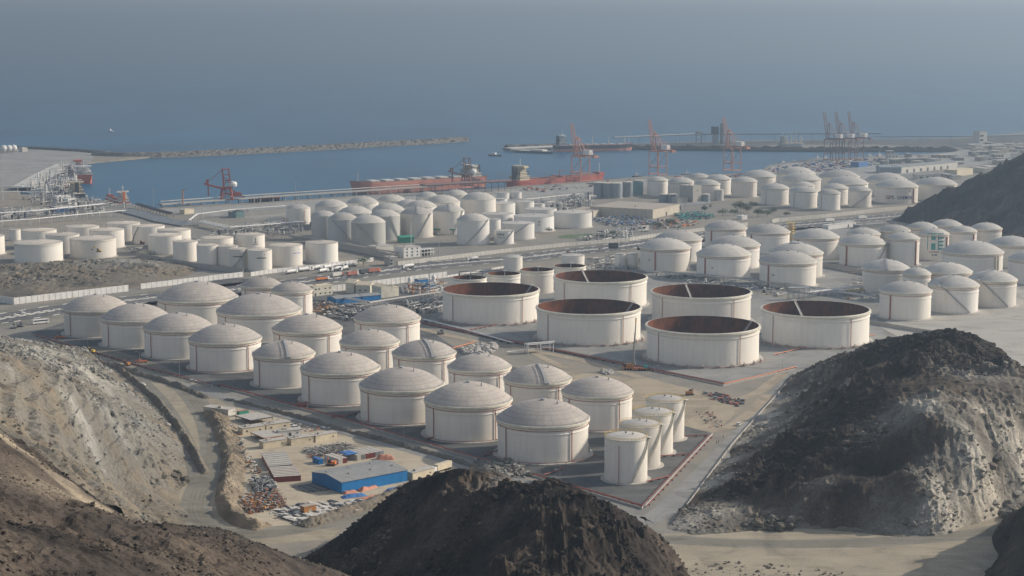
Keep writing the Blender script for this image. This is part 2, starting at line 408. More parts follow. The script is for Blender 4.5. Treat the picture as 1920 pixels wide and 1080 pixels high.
# --- near tanks in front of the scrap yard
gA = 'weathered domed tanks of the near tank farm'
RA = dict(risers=(-52, 38), ring='dullred', rail='steel', seg=80, stair=(95, 175))
front = [(180,123,575,'dusty domed tank at the far left end of the front row, beside the parked coach'),
 (254,130,593,'dusty domed tank second from the left end of the near front row'),
 (334,131,611,'dusty domed tank third from left in front row, above the yellow forklift'),
 (422,138,633,'dusty domed tank fourth from left in front row, just left of the smaller one'),
 (532,119,661,'smaller domed tank in front row with grey walkway climbing its left dome half'),
 (638,151,688,'weathered domed tank right of the smaller walkway tank in the front row'),
 (753,161,719,'weathered domed tank third from the right end of the near front row'),
 (878,167,747,'wide domed tank second from the right end of the near front row'),
 (1018,177,782,'widest front-row domed tank, with a neighbour\'s shadow on its right side')]
for i, (x, w, y, lb) in enumerate(front): T['A%d' % i] = tank(x, w, y, 18, lb, gA, walk=(8 if i == 4 else None), **RA)
second = [(370,152,556,18,'broad domed tank at left of the second row, nearest the white panel wall',None),
 (486,161,580,18,'broad grey-domed tank in second row between two slimmer rear tanks and front row',None),
 (576,133,614,18,'domed tank behind the walkway tank, third along the second row',None),
 (693,114,639,18,'low-domed tank half hidden mid second row, with no walkway',None),
 (795,122,660,18,'second-row domed tank with dark curved walkway down its dome, further left one',16),
 (899,122,686,18,'second-row domed tank between the two walkway tanks',None),
 (1008,130,708,18,'second-row domed tank with dark curved walkway, beside the sandy clearing',14),
 (1120,136,732,18,'right-end second-row domed tank behind the four slim tanks',None)]
for i, (x, w, y, h, lb, wk) in enumerate(second): T['B%d' % i] = tank(x, w, y, h, lb, gA, walk=wk, **RA)
for x, w, y, lb in [(491,80,534,'small domed tank peeping out behind the slim rear tank, near the highway'),
 (547,80,543,'slim domed tank at rear of near farm beside the cream offices'),
 (726,127,595,'broad domed tank below the blue pump sheds, alone at rear of near farm')]:
    tank(x, w, y, 18, lb, gA, **RA)
gS = 'four slim tanks with yellow guard rails'
for i, (x, w, y, lb) in enumerate([(1174,82,818,'front slim tank with yellow rail, nearest the pipe corner'),
 (1200,79,794,'second slim tank with yellow rail from the pipe corner'),
 (1224,78,772,'third slim tank with yellow rail, spiral stair on its right'),
 (1247,74,748,'rearmost slim tank with yellow rail, beside the sandy clearing')]):
    tank(x, w, y, 20, lb, gS, rise=0.08, girder=False, rail='yellow', roof='roof_pale', risers=(-18,), riser='dullred', rw=.15, seg=64, stair=(15, 78))
# --- big open tanks
gO = 'large open-topped tanks with rust-red inside walls'
RO = dict(style='open', risers=(-50, 40), ring=None, rw=.2)
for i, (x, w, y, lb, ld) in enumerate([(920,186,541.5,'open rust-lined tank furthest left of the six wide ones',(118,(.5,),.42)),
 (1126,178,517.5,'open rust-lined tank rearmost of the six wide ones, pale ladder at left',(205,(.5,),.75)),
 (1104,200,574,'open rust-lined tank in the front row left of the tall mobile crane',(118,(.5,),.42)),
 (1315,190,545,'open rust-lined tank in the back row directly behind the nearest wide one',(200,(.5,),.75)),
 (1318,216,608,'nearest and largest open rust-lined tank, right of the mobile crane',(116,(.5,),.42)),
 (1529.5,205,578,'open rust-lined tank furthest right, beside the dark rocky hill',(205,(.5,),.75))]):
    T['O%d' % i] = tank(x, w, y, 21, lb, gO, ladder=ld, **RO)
gs = 'small open-topped tanks behind the wide ones'
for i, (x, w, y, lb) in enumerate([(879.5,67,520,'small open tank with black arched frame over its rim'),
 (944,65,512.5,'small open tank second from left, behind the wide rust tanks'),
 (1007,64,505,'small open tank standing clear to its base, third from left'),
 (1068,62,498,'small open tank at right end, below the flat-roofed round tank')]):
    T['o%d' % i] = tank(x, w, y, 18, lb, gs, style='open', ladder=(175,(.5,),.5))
o = T['o0']; m = MB(); Rr = o['R']
for k in (-.55, .1, .75):
    m.tube([(Rr*k,-Rr*.75,18),(Rr*k,-Rr*.5,21.5),(Rr*k,Rr*.2,22.3),(Rr*k,Rr*.8,18.2)], .3)
m.tube([(-Rr*.55,-Rr*.5,21.5),(Rr*.75,-Rr*.5,21.5)], .25); m.tube([(-Rr*.55,Rr*.2,22.3),(Rr*.75,Rr*.2,22.3)], .25)
m.build('rim_frame', 'dark', o)
for x, w, y, st, lb in [(962,36,481,'dome','slim pale tank with shallow dome right beside the highway verge'),
 (1074,44,478,'flat','squat flat-roofed white tank behind the small open tanks'),
 (1163,21,475,'flat','left one of a pair of tiny white tanks beside the domed farm'),
 (1186,22,475,'flat','right one of a pair of tiny white tanks beside the domed farm')]:
    tank(x, w, y, 12, lb, None, style=st, rise=.1, girder=False, roof='roof_pale', seg=40)
# --- domed farm on the right
gR = 'white domed tanks of the right tank farm'
RRk = dict(roof='roof_pale', seg=64, ring='dullred', rise=.165)
right = [(1247,98,462,20,'front-left domed tank of the right farm, red riser left of centre',dict(risers=(-22,),rw=.6,stair=(60,100))),
 (1272,91,446,20,'domed tank tucked behind the front-left one of the right farm',{}),
 (1357,104,474.6,20,'front domed tank behind the back-row open tanks, red riser at left',dict(risers=(-42,),rw=.6)),
 (1377,98,457,20,'domed tank half hidden directly behind a red-riser front tank',{}),
 (1361,81,425.6,20,'domed tank at far left of the back row of the right farm, thick red riser',dict(risers=(-42,),rw=.7)),
 (1440,84,433,20,'domed tank second in the back row, left of the tan vessel tower',dict(risers=(-48,),rw=.7)),
 (1477.5,109,488,20,'frontmost domed tank right of centre in farm, small black number on side',dict(risers=(-42,),rw=.6)),
 (1492,104,472,20,'domed tank with a short collar on its crown, behind the frontmost one',{}),
 (1530,88,442.5,20,'domed tank right of the tan vessel tower, diagonal shade on wall',dict(risers=(-50,),rw=.7)),
 (1618,90,453.5,20,'domed tank with thick red riser and a stair down its right wall',dict(risers=(-42,),rw=.8,stair=(28,78))),
 (1619,64,437,22,'domed tank showing only its crown behind the red-riser stair tank',{}),
 (1694,62,445,24,'tall domed tank with red riser along its right edge, left of the emblem tank',dict(risers=(50,),rw=.7)),
 (1678,58,430.6,24,'crown of a domed tank in the rear row, left of the emblem tank',{}),
 (1729,57,425,24,'domed tank at the dark hill foot, directly behind the emblem tank',{}),
 (1775,59,420.6,24,'rearmost domed tank against the dark hillside with a thin mast',{}),
 (1751,58,437,24,'tall domed tank bearing a teal block-letter emblem',dict(risers=(58,),rw=.7)),
 (1805,54,432,24,'tall domed tank right of the emblem tank with red riser',dict(risers=(50,),rw=.7)),
 (1849,60,427,24,'domed tank standing alone furthest right under the dark hillside',{}),
 (1823,116,470,20,'broad domed tank with cream twin pipes near its right edge',dict(risers=(48,56),rw=.9,riser='cream')),
 (1897,84,456,20,'domed tank at right photo edge behind the broad twin-pipe one',{}),
 (1937,92,484,20,'domed tank cut off by the right edge of the photo',{}),
 (1661,90,501,20,'domed tank with dark upright walkway on its crown, left of the apron row',dict(walk=2)),
 (1719,54,512,20,'smallest domed tank of the apron cluster, wedged between larger ones',dict(rise=.2)),
 (1777,92,507,20,'domed tank at the back of the apron cluster, mostly hidden',{}),
 (1698,99,543,20,'nearest domed tank on the pale apron, red riser left of centre',dict(risers=(-34,),rw=.5)),
 (1788,96,532,20,'domed tank on the apron with diagonal shaded stair, middle of its row',dict(stair=(40,-28),walk=-35)),
 (1861,92,522,20,'right domed tank on the apron with stair, last of its row',dict(stair=(40,-28),walk=-35))]
for i, (x, w, y, h, lb, kw) in enumerate(right):
    k = dict(RRk); k.update(kw); T['R%d' % i] = tank(x, w, y, h, lb, gR, **k)
t = T['R15']; m = MB(); sz = t['R']/29
a0 = t['f']+RAD(3); z0 = 10.2; u = 15.0*t['R']/14.0*.5/7
rects = [(3.0,0,3.9,14),(-6,0,-5.3,14),(-5.5,13.4,8.2,14),(-2.6,0,1.0,5.6),(-2.6,8.4,1.0,13.6)]
for k in range(5): rects.append((3.6, k*3.1-.0 if k else 0, 8.2, k*3.1+1.5))
patch(m, t['S']+.12, a0, z0, [tuple(v*u for v in r) for r in rects]); m.build('emblem', 'teal', t)
lettering(t, 'HORIZON', 1.9, t['S']+.12, a0+.02, z0-2.6, 'dullred', bold=.05); lettering(t, 'TK-030', 1.7, t['S']+.12, a0+.02, z0-5.2, 'dark', bold=.08)
t = T['R7']; MB().lathe([(5,0),(5,1.6),(4.2,1.9),(0,2.0)], 24, c=(0,0,20+2*t['R']*.165-1.2)).build('roof_collar', 'steel', t)
for k, dg in (('R0',-38),('R2',-24),('R6',-30),('R5',-18)):
    lettering(T[k], 'TK', 1.7, T[k]['S']+.15, T[k]['f']+RAD(dg), 9.5, 'dark', sx=1.2, bold=.05)
# --- hazy farm beyond the highway
gG = 'cream domed tanks beside the harbour basin'
RG = dict(roof='roof_pale', seg=48, rise=.16)
far = [(1233,40,337,'cream domed tank nearest the steel silos',{}),(1277,50,340,'cream domed tank behind the square concrete tower',{}),
 (1310,42,331,'rear cream domed tank left of the third quay crane foot',{}),(1347,49,334.5,'cream domed tank in rear row above the small steel silos',{}),
 (1326,50,344,'cream domed tank just right of the square concrete tower',{}),(1396,49,339,'cream domed tank with dark riser, left of the front trio',dict(risers=(38,))),
 (1422,67,329,'broad cream domed tank behind the one with the dark riser',{}),(1453,54,352,'front-row cream domed tank above the green trees, left one',dict(risers=(-38,))),
 (1493,73,324,'broadest rearmost cream domed tank in the middle of the basin farm',{}),(1502,76,335,'broad cream domed tank just before the rearmost one',{}),
 (1506,44,347,'low cream dome glimpsed between front-row tanks',{}),(1507,53,357,'front-row cream domed tank, second from left',dict(risers=(-42,))),
 (1555,43,361,'front-row slim cream domed tank, third from left',dict(risers=(-42,))),(1566,50,351.6,'cream domed tank behind the slim front-row one',{}),
 (1573,78,330,'broad cream domed tank in the rear row, right half of the farm',{}),(1589,79,342.5,'broad cream domed tank in the second row, right half of the farm',{}),
 (1613,44,356,'cream domed tank with a staircase rising to the right, beside the hut',dict(stair=(-35,70))),(1662,78,336,'broad cream domed tank behind the lettered one',{}),
 (1681,82,348,'cream domed tank bearing red and blue lettering with an arrow',dict(risers=(52,),rw=.7,riser='dullred')),(1756,78,344,'rightmost cream domed tank, partly behind the dark hillside',{})]
for i, (x, w, y, lb, kw) in enumerate(far):
    k = dict(RG); k.update(kw); T['G%d' % i] = tank(x, w, y, 20, lb, gG, **k)
t = T['G18']; S_ = t['S']+.2; a0 = t['f']+RAD(13)
lettering(t, 'GPS', 6.2, S_, a0-13.6/S_, 5.6, 'maroon', bold=.12); lettering(t, 'CHEMOIL', 5.6, S_, a0+5.4/S_, 5.6, paint('blue_lettering',(0.02,0.045,0.17)), sx=.85, bold=.12)
m = MB(); m.add(wrap([(-8,11),(-7.6,11.5),(9,15),(10.5,16.6),(10.2,13.2),(8.6,13.7)], S_, a0+2/S_, 1.2), [(0,1,2,5),(2,3,4,5)][::-1]); m.build('arrow_mark', 'dark', t)
# --- middle farm
gM = 'grey-domed tanks of the middle terminal'
RM = dict(roof='roof_pale', seg=48, rise=.19, girder=False, h=24)
mid = [(606,46,403,'darkest grey domed tank at left of the front trio','shell_grey',{}),(643,57,409,'grey domed tank with diagonal stair, middle of the front trio','shell_grey',dict(stair=(42,-45))),
 (690.5,65,415,'grey domed tank with diagonal stair, nearest the white office block','shell_grey',dict(stair=(40,-45))),(721,58,403,'domed tank behind the nearest grey one','shell_grey',dict(stair=(55,20))),
 (665,64,397.5,'pale-domed tank behind the middle of the grey trio','shell_grey',{}),(621,62,385,'domed tank in rear row with notched crown, left end','shell',{}),
 (680,60,379,'domed tank second in the rear row of the middle terminal','shell',{}),(728,62,392,'domed tank in the third row, centre of the terminal','shell_grey',{}),
 (734,56,375,'domed tank third in the rear row, below the red hull','shell',{}),(781,62,399,'domed tank with dark walkway and stair above the green roof','shell',dict(walk=2,stair=(0,55))),
 (841,60,394,'domed tank with dark walkway right of the green roof','shell',dict(walk=2,stair=(15,60))),(887,62,411,'front domed tank with stair rising to the right, beside the lettered tank','shell_blue',dict(stair=(-25,60))),
 (789,60,386,'domed tank peeping over the walkway tank','shell',{}),(830,66,377.5,'broad domed tank with orange-edged crown','shell',{}),
 (897,66,372,'broadest domed tank below the rusty conveyor trestle','shell',{}),(855,46,364,'small domed tank close under the rusty trestle','shell',{}),
 (801,42,367,'small low-domed tank under the middle of the red hull','shell',{}),(766,52,383,'domed tank with pale crown between the rear rows','shell',{})]
for i, (x, w, y, lb, sh, kw) in enumerate(mid):
    k = dict(RM); k.update(kw); tank(x, w, y, label=lb, group=gM, shell=sh, **k)
tank(559,46,389,18,'lone tall white domed tank left of the grey trio',None,roof='roof_pale',seg=48,rise=.15,girder=False,risers=(30,),stair=(95,160))
tank(516,37,409,7,'low round white tank among the pipe racks',None,style='flat',roof='roof_flat',rise=.06,seg=40)
gN = 'flat-roofed white tanks of the middle terminal'
for i, (x, w, y, h, lb, kw) in enumerate([(882,42,382,18,'flat tank directly behind a walkway dome tank',{}),(935,62,380,16,'wide flat tank below the broadest grey dome',{}),
 (933,60,400,16,'wide flat tank in front of an identical wide one',{}),(924,30,410.6,16,'narrow flat tank tucked behind the front stair dome tank',{}),
 (945,37,432,13,'small flat tank with two lines of dark lettering',dict(stair=(-15,62))),(971,62,417.5,15.7,'flat tank with stair, behind the small lettered one',dict(stair=(-40,38))),
 (1001,76,404,15.7,'flat white tank with a red round emblem',{}),(1074,72,397,16,'cleanest flat white tank, furthest right of the group',{}),
 (1014,60,391,16,'flat tank behind the red-emblem one',{}),(984,35,377.5,16,'slim flat tank behind the emblem tank, left one',{}),(1011,20,382,10,'tiny flat tank at rear beside the pale vessels',{}),
 (967,22,360,8,'short flat tank at rear by the grey quay yard',{}),(943,24,361,8,'short flat tank at rear, one place left of the last',{}),(939,24,372,8,'short flat tank in front of two short ones',{})]):
    T['N%d' % i] = tank(x, w, y, h, lb, gN, style='flat', roof='roof_pale', shell='shell_blue', rise=.06, seg=44, **kw)
t = T['N4']; lettering(t, 'VOPAK', 2.6, t['S']+.1, t['f']-RAD(22), 9.0, 'dark', bold=.08); lettering(t, 'HORIZON', 1.7, t['S']+.1, t['f']-RAD(18), 6.4, 'dark')
t = T['N6']; m = MB(); S_ = t['S']+.1
ar = [(1.3*math.cos(RAD(a)), 1.1*math.sin(RAD(a))) for a in range(20, 340, 20)]; ai = [(x*.5, y*.5) for x, y in ar]
vs = wrap(ar+ai, S_, t['f']+RAD(16), 11); n_ = len(ar); m.add(vs, [(i+1, i, n_+i, n_+i+1) for i in range(n_-1)]); patch(m, S_, t['f']+RAD(16), 7.5, [(-2.4,0,1.0,.7)]); m.build('emblem', 'red', t)
# --- left farm
gL = 'flat-roofed white tanks of the left tank farm'
left = [(-25,64,442,17,'flat tank cut off by the left edge of the photo',{}),(72,88,454,17,'widest flat tank at far left, with two stiffener lines',dict(ring='offwhite')),
 (174,85,446,17,'wide flat tank behind the yellow excavator',dict(ring='offwhite')),(117,62,439,17,'flat tank seen between the two widest ones',{}),
 (73,64,430.6,17,'flat tank behind the widest one at far left',{}),(27.5,21,430,11,'tiny upright tank at far left',{}),
 (154,62,424,17,'flat tank in the rear row below the white pipe bridge',{}),(200,64,430,17,'flat tank directly behind the excavator tank',{}),
 (231,62,417.5,17,'rearmost flat tank beside the sloping pipe bundle',{}),(278,60,423,17,'flat tank with a faint curved stair on its left wall',dict(stair=(-75,-35))),
 (326,62,430,17,'flat tank at the right end of the rear pair of rows',{}),(309,62,440,17,'flat tank above the panelled wall with a small red machine',{}),
 (347,46,452,18,'slim flat tank first in the line along the panelled wall',{}),(389,41,459,18,'slim flat tank second in the line along the panelled wall',{}),
 (407,60,445,17,'wide flat tank behind the second slim one in the line',{}),(427,38,461,17,'slim flat tank half hidden behind the stair tank',{}),
 (447,36,466,18,'slim flat tank with a dark diagonal stair and swoosh mark',dict(stair=(-40,60))),(487,45,468,18,'slim flat tank with swoosh mark, right of the stair tank',{}),
 (536,62,459,18,'wide flat tank with blue outline mark near its right edge',{}),(603,61,454,18,'rightmost flat tank of the line, above the parked tanker lorries',{}),
 (469,54,439,18,'flat tank with a small mast-like mark, behind the line',{})]
for i, (x, w, y, h, lb, kw) in enumerate(left):
    T['L%d' % i] = tank(x, w, y, h, lb, gL, style='flat', roof='roof_flat', rise=.11, seg=48, shell='shell', rail='steel', **kw)
for k, dg in (('L16',-6),('L17',8),('L18',42)):
    t = T[k]; S_ = t['S']+.1; a0 = t['f']+RAD(dg); m = MB()
    m.add(wrap([(-1,1.0),(3.2,2.6),(3.0,3.2),(1,2.2)], S_, a0, 12), [(0,1,2,3)]); patch(m, S_, a0, 12, [(-4.2,-.6,4.2,.25)]); m.build('swoosh_mark', 'dark' if k != 'L18' else paint('pale_blue_mark',(.25,.3,.5)), t)
t = T['L20']; m = MB(); patch(m, t['S']+.1, t['f']+RAD(22), 11, [(-.3,0,.3,5),(-1.4,.6,1.4,1.1),(-2.6,-1.4,2.6,-.7)]); m.build('mast_mark', 'dark', t)
# ---------------------------------------------------------------- numpy noise
def _h(ix, iy, s):
    h = (ix.astype(np.int64)*374761393+iy.astype(np.int64)*668265263+s*974634777) & 0xffffffff
    h = ((h ^ (h >> 13))*1274126177) & 0xffffffff
    return ((h ^ (h >> 16)) & 0xffff)/65535.0
def vnoise(x, y, s=0):
    ix = np.floor(x); iy = np.floor(y); fx = x-ix; fy = y-iy
    u = fx*fx*fx*(fx*(fx*6-15)+10); v = fy*fy*fy*(fy*(fy*6-15)+10)
    a = _h(ix,iy,s); b = _h(ix+1,iy,s); c = _h(ix,iy+1,s); d = _h(ix+1,iy+1,s)
    return (a+(b-a)*u)+((c+(d-c)*u)-(a+(b-a)*u))*v
def fbm(x, y, o=5, s=0, g=0.5, ridged=False):
    t = np.zeros_like(x); a = 1.0; n = 0
    for i in range(o):
        k = vnoise(x*2**i+17.3*i, y*2**i-9.1*i, s+i)
        t += a*((1-np.abs(2*k-1)) if ridged else k); n += a; a *= g
    return t/n
def tps(P, V, Q, lin=False):
    P = np.asarray(P, float)/100; Q = np.asarray(Q, float)/100; V = np.asarray(V, float); n = len(P)
    def ker(d2): return np.sqrt(d2) if lin else 0.5*d2*np.log(d2+1e-9)
    K = ker(((P[:,None]-P[None])**2).sum(-1))+np.eye(n)*(0.0 if lin else 1e-3)
    A = np.hstack([np.ones((n,1)), P]); L = np.zeros((n+3,n+3)); L[:n,:n] = K; L[:n,n:] = A; L[n:,:n] = A.T
    w = np.linalg.solve(L, np.vstack([V.reshape(n,-1), np.zeros((3, V.reshape(n,-1).shape[1]))]))
    out = np.zeros((len(Q), w.shape[1]))
    for i in range(0, len(Q), 20000):
        q = Q[i:i+20000]; out[i:i+20000] = ker(((q[:,None]-P[None])**2).sum(-1))@w[:n]+np.hstack([np.ones((len(q),1)), q])@w[n:]
    return out
def grid_mesh(name, X, Y, Z, keep, attr, mat):
    ny, nx = X.shape; idx = np.arange(nx*ny).reshape(ny, nx)
    kq = keep[:-1,:-1] | keep[1:,:-1] | keep[:-1,1:] | keep[1:,1:]
    q = np.stack([idx[:-1,:-1], idx[:-1,1:], idx[1:,1:], idx[1:,:-1]], -1)[kq]
    used = np.unique(q); mp = -np.ones(nx*ny, int); mp[used] = np.arange(len(used)); q = mp[q]
    co_ = np.stack([X, Y, Z], -1).reshape(-1,3)[used]
    me = bpy.data.meshes.new(name); me.vertices.add(len(co_)); me.vertices.foreach_set('co', co_.ravel().astype(np.float32))
    me.loops.add(q.size); me.loops.foreach_set('vertex_index', q.ravel().astype(np.int32))
    me.polygons.add(len(q)); me.polygons.foreach_set('loop_start', np.arange(0, q.size, 4, dtype=np.int32)); me.polygons.foreach_set('loop_total', np.full(len(q), 4, dtype=np.int32))
    me.update(); me.validate()
    if attr is not None:
        a = me.attributes.new('cut', 'FLOAT', 'POINT'); a.data.foreach_set('value', attr.reshape(-1)[used].astype(np.float32))
    me.materials.append(mat); me.polygons.foreach_set('use_smooth', np.zeros(len(q), bool))
    o = bpy.data.objects.new(name, me); COL.objects.link(o); return o
HSURF = {}
def chaikin(P, n=3):
    for _ in range(n):
        Q = [P[0]]
        for a, b in zip(P, P[1:]): Q += [a*.75+b*.25, a*.25+b*.75]
        P = Q+[P[-1]]
    return P
def hill(name, pts, bbox, step, rough, mat, seed, feet=(), flute=0.0, sil=None, zmin=-2.0, base=None, bench=0, crag=1.0, track=None):
    P = []; V = []; C = []
    for p in pts:
        if len(p) == 4: w = at(p[0], p[1], p[2]); c = p[3]
        else: w = Vector(p[:3]); c = p[3]
        P.append((w.x, w.y)); V.append(w.z); C.append(c)
    for f in feet: P.append((f[0], f[1])); V.append(f[2] if len(f) > 2 else -4); C.append(f[3] if len(f) > 3 else .35)
    xs = np.arange(bbox[0], bbox[1], step); ys = np.arange(bbox[2], bbox[3], step); X, Y = np.meshgrid(xs, ys)
    Q = np.stack([X.ravel(), Y.ravel()], -1)
    Z = tps(P, V, Q).reshape(X.shape) if base is None else base(X, Y); A = tps(P, C, Q, True).reshape(X.shape)
    fade = np.clip((Z+0.5)/6, 0.0, 1); big = fbm(X/34, Y/34, 4, seed)-.5
    rg = fbm(X/13+big, Y/13, 5, seed+11, .58, True); rg -= rg.mean(); fn = fbm(X/3.4, Y/3.4, 3, seed+23, .6, True); fn -= fn.mean()
    spot = np.clip(fbm(X/40, Y/40, 3, seed+5)*2.2-.55, .15, 1)
    dz = rough*(3.0*big+8.5*rg*spot+3.2*fn*(0.3+spot))
    if flute: dz += flute*np.clip((A-.7)*3.3,0,1)*(fbm(X/5+Y/40, Y/60, 4, seed+31, .6, True)-.5)*5
    cr = np.clip(fbm(X/16+3, Y/16, 3, seed+61)-.46, 0, 1)*6*np.clip(fbm(X/6, Y/6, 4, seed+63, .6, True)-.45, 0, 1)*9; dz += rough*cr*crag*np.clip(1.5-1.3*A, .25, 1)
    if bench:                                               # worked faces step down in ledges
        q_ = (Z+3*big)/bench; fr_ = q_-np.floor(q_); st_ = np.clip((fr_-.25)/.5, 0, 1); dz += (st_*st_*(3-2*st_)-fr_)*bench*np.clip((fbm(X/45, Y/45, 3, seed+71)-.38)*3, 0, .9)
    if track:                                               # graded track with a dark berm on its outer edge
        tp = [at(*q) for q in track]; best = np.full(X.shape, 1e9); sg = np.zeros(X.shape)
        for a, b in zip(tp, tp[1:]):
            dx, dy = b.x-a.x, b.y-a.y; l2 = dx*dx+dy*dy; u = np.clip(((X-a.x)*dx+(Y-a.y)*dy)/l2, 0, 1); ds = np.hypot(X-a.x-u*dx, Y-a.y-u*dy)
            s2 = np.sign((Y-a.y)*dx-(X-a.x)*dy); sg = np.where(ds < best, s2, sg); best = np.minimum(ds, best)
        sd_ = best*sg; on = np.clip((5.5-np.abs(sd_))/2, 0, 1); bm = np.exp(-((sd_-8)/2.2)**2)
        dz = dz*(1-on); A = A*(1-on)+.86*on; A = A*(1-bm)+.02*bm; dz += bm*2.6*(.6+.8*fbm(X/5, Y/5, 3, 5))
    if sil is not None:                                     # surveyed skyline keeps the summit at its true height
        dp = Y*CP+(CAM_H-Z)*SP; px = 960+FOC*X/dp; py = np.interp(px, [q[0] for q in sil], [q[1] for q in sil])
        b_ = (540-py)/FOC; zs = CAM_H+(-SP+b_*CP)*Y/(CP+b_*SP)
        over = Z+dz*fade*.6-zs; Z = np.where(over > 0, Z-over, Z)
        dz = np.where(over > -2, np.maximum(dz*.75, dz*.4), dz)
    Z2 = Z+dz*fade; A2 = np.clip(A+.9*(fbm(X/22, Y/22, 5, seed+41)-.5), 0, 1)
    jx = (fbm(X/5, Y/5, 3, seed+51)-.5)*2.2*rough*fade; jy = (fbm(X/5+40, Y/5, 3, seed+52)-.5)*2.2*rough*fade
    keep = Z2 > zmin
    Z2 = np.maximum(Z2, zmin-1.5)
    o = grid_mesh(name, X+jx, Y+jy, Z2, keep, A2, mat); struct(o)
    HSURF[seed] = (X+jx, Y+jy, Z2, A2)
    return o
def m_rock(name, stops, grain=0.5, bs=.6):
    n = N(name, 0.95, 0.12); v = n.coord('world'); at_ = n.n('ShaderNodeAttribute'); at_.attribute_name = 'cut'
    a = n.noise(v, 0.09, 6, 0.65); b = n.noise(v, 0.8, 5, 0.7); c = n.noise(v, 0.022, 4, .6)
    fac = n.math('ADD', at_.outputs['Fac'], n.math('MULTIPLY', n.math('SUBTRACT', a, 0.5), 0.55))
    col = n.ramp(fac, stops)
    k = n.ramp(b, [(0.3,(1-grain,)*3),(0.55,(1,1,1)),(0.75,(1+grain*.5,)*3)])
    col = n.mix(1.0, col, k, 'MULTIPLY')
    col = n.mix(0.5, col, n.ramp(c, [(0.35,(.75,.76,.8)),(0.65,(1.15,1.08,1.0))]), 'MULTIPLY')
    n.bump(n.noise(v, 0.7, 8, 0.75), bs, 0.8)
    return n.out(col)
DARK = (0.030,0.026,0.025); BROWN = (0.135,0.108,0.085); TAN = (0.225,0.188,0.138); GREY = (0.215,0.20,0.168); PALE = (0.42,0.388,0.325)
mk_dark = m_rock('dark_varnished_rock', [(0.0,(0.013,0.011,0.0095)),(0.25,(0.040,0.031,0.024)),(0.45,(0.080,0.062,0.047)),(0.62,(0.15,0.133,0.109)),(0.8,GREY),(1.0,PALE)])
mk_brown = m_rock('brown_gravel_slope', [(0.0,(0.028,0.0235,0.0205)),(0.3,(0.078,0.063,0.050)),(0.55,(0.115,0.092,0.070)),(0.75,TAN),(1.0,(0.36,0.30,0.21))], 0.55)
mk_quarry = m_rock('quarried_pale_rock', [(0.0,(0.08,0.073,0.062)),(0.25,(0.135,0.123,0.10)),(0.42,(0.19,0.16,0.118)),(0.58,(0.17,0.157,0.13)),(0.75,(0.18,0.17,0.145)),(1.0,(0.31,0.30,0.265))], 0.45)
# right rocky hill
R_pts = [(1255,992,0,.7),(1300,925,0,.7),(1370,833,0,.7),(1430,765,0,.7),(1450,815,5,.85),(1530,728,5,.8),(1375,903,4,.85),(1320,965,2.5,.8),(1330,880,0,.75),(1400,800,0,.75),(1420,855,5,.8),(1490,770,5,.8),(1460,735,0,.7),(1480,706,0,.5),(1520,682,0,.45),
 (1560,672,8,.4),(1640,642,23,.1),(1700,632,35,.05),(1790,622,46,.05),(1850,650,44,.15),(1920,695,40,.1),(2000,745,36,.3),
 (1475,850,15,.1),(1520,800,19,.0),(1410,915,6,.15),(1600,750,32,.0),(1700,700,41,.05),(1650,662,32,.0),(1750,650,45,.05),(1550,850,20,.05),(1500,890,13,.1),(1600,890,18,.1),
 (1300,999,0,.6),(1400,988,0,.75),(1500,988,0,.75),(1600,994,0,.7),(1700,1003,0,.9),(1800,990,0,.95),(1880,958,0,.9),(1960,920,0,.9),
 (1500,930,10,.5),(1600,925,14,.45),(1700,900,20,.35),(1700,960,8,.7),(1760,830,30,.55),(1800,740,40,.75),(1900,728,40,.8),(1840,860,24,1),(1900,860,18,1),(1760,940,12,.9),(1850,930,9,1),(1420,930,4,.5),(1740,690,43,.8),(1850,705,42,.5),(1690,780,34,.6),(1650,850,24,.5),(1720,760,40,.7),(1660,900,15,.55)]
hill('rocky_hill', R_pts, (20,420,690,1110), 1.3, 1.0, mk_dark, 1, feet=[(40,745),(48,700),(58,790),(25,720),(85,850),(300,1010),(250,1060),(190,1085),(360,950),(400,860),(410,780,2),(380,720)], flute=1.0, crag=1.1,
 sil=[(1200,1010),(1255,986),(1480,705),(1520,690),(1560,672),(1600,661),(1640,642),(1700,632),(1745,625),(1790,621),(1830,632),(1870,655),(1920,695),(2000,745),(2300,900)])
# middle dark hill
Mp = [(560,1052,0,.3),(640,1003,9,.15),(700,958,20,.1),(760,905,37,.1),(860,880,48,.2),(905,892,48,.5),(950,906,46,.75),(1000,915,53,.1),(1040,905,56,.0),(1100,930,49,.1),(1160,955,40,.15),(1200,980,32,.2),(1250,1012,19,.4),(1282,1062,2,.9),
 (620,1075,2,.2),(700,1040,18,.05),(760,1000,29,.05),(800,1075,29,.1),(900,960,46,.15),(900,1020,40,.1),(900,1075,37,.1),(1000,1000,48,.1),(1000,1075,44,.1),(1100,1000,46,.2),(1100,1075,41,.2),(1200,1040,29,.2),(1200,1080,28,.2),(1255,1060,14,.5),(1290,1090,0,.9)]
hill('dark_rocky_hill', Mp, (-110,125,400,720), 0.85, 0.85, mk_dark, 2, feet=[(-100,620,-4),(-85,540,-2),(-60,470,-4),(0,430,0),(60,420,-4),(100,500,-4),(95,600,-4),(30,690,-4),(-30,712,-4),(-70,700,-4),(70,690,-4)], crag=1.25, zmin=.3,
 sil=[(400,1130),(540,1068),(560,1052),(640,1003),(700,958),(760,907),(800,895),(860,881),(905,886),(950,898),(985,913),(1010,906),(1040,904),(1100,931),(1160,956),(1200,981),(1250,1013),(1282,1062),(1300,1110)])
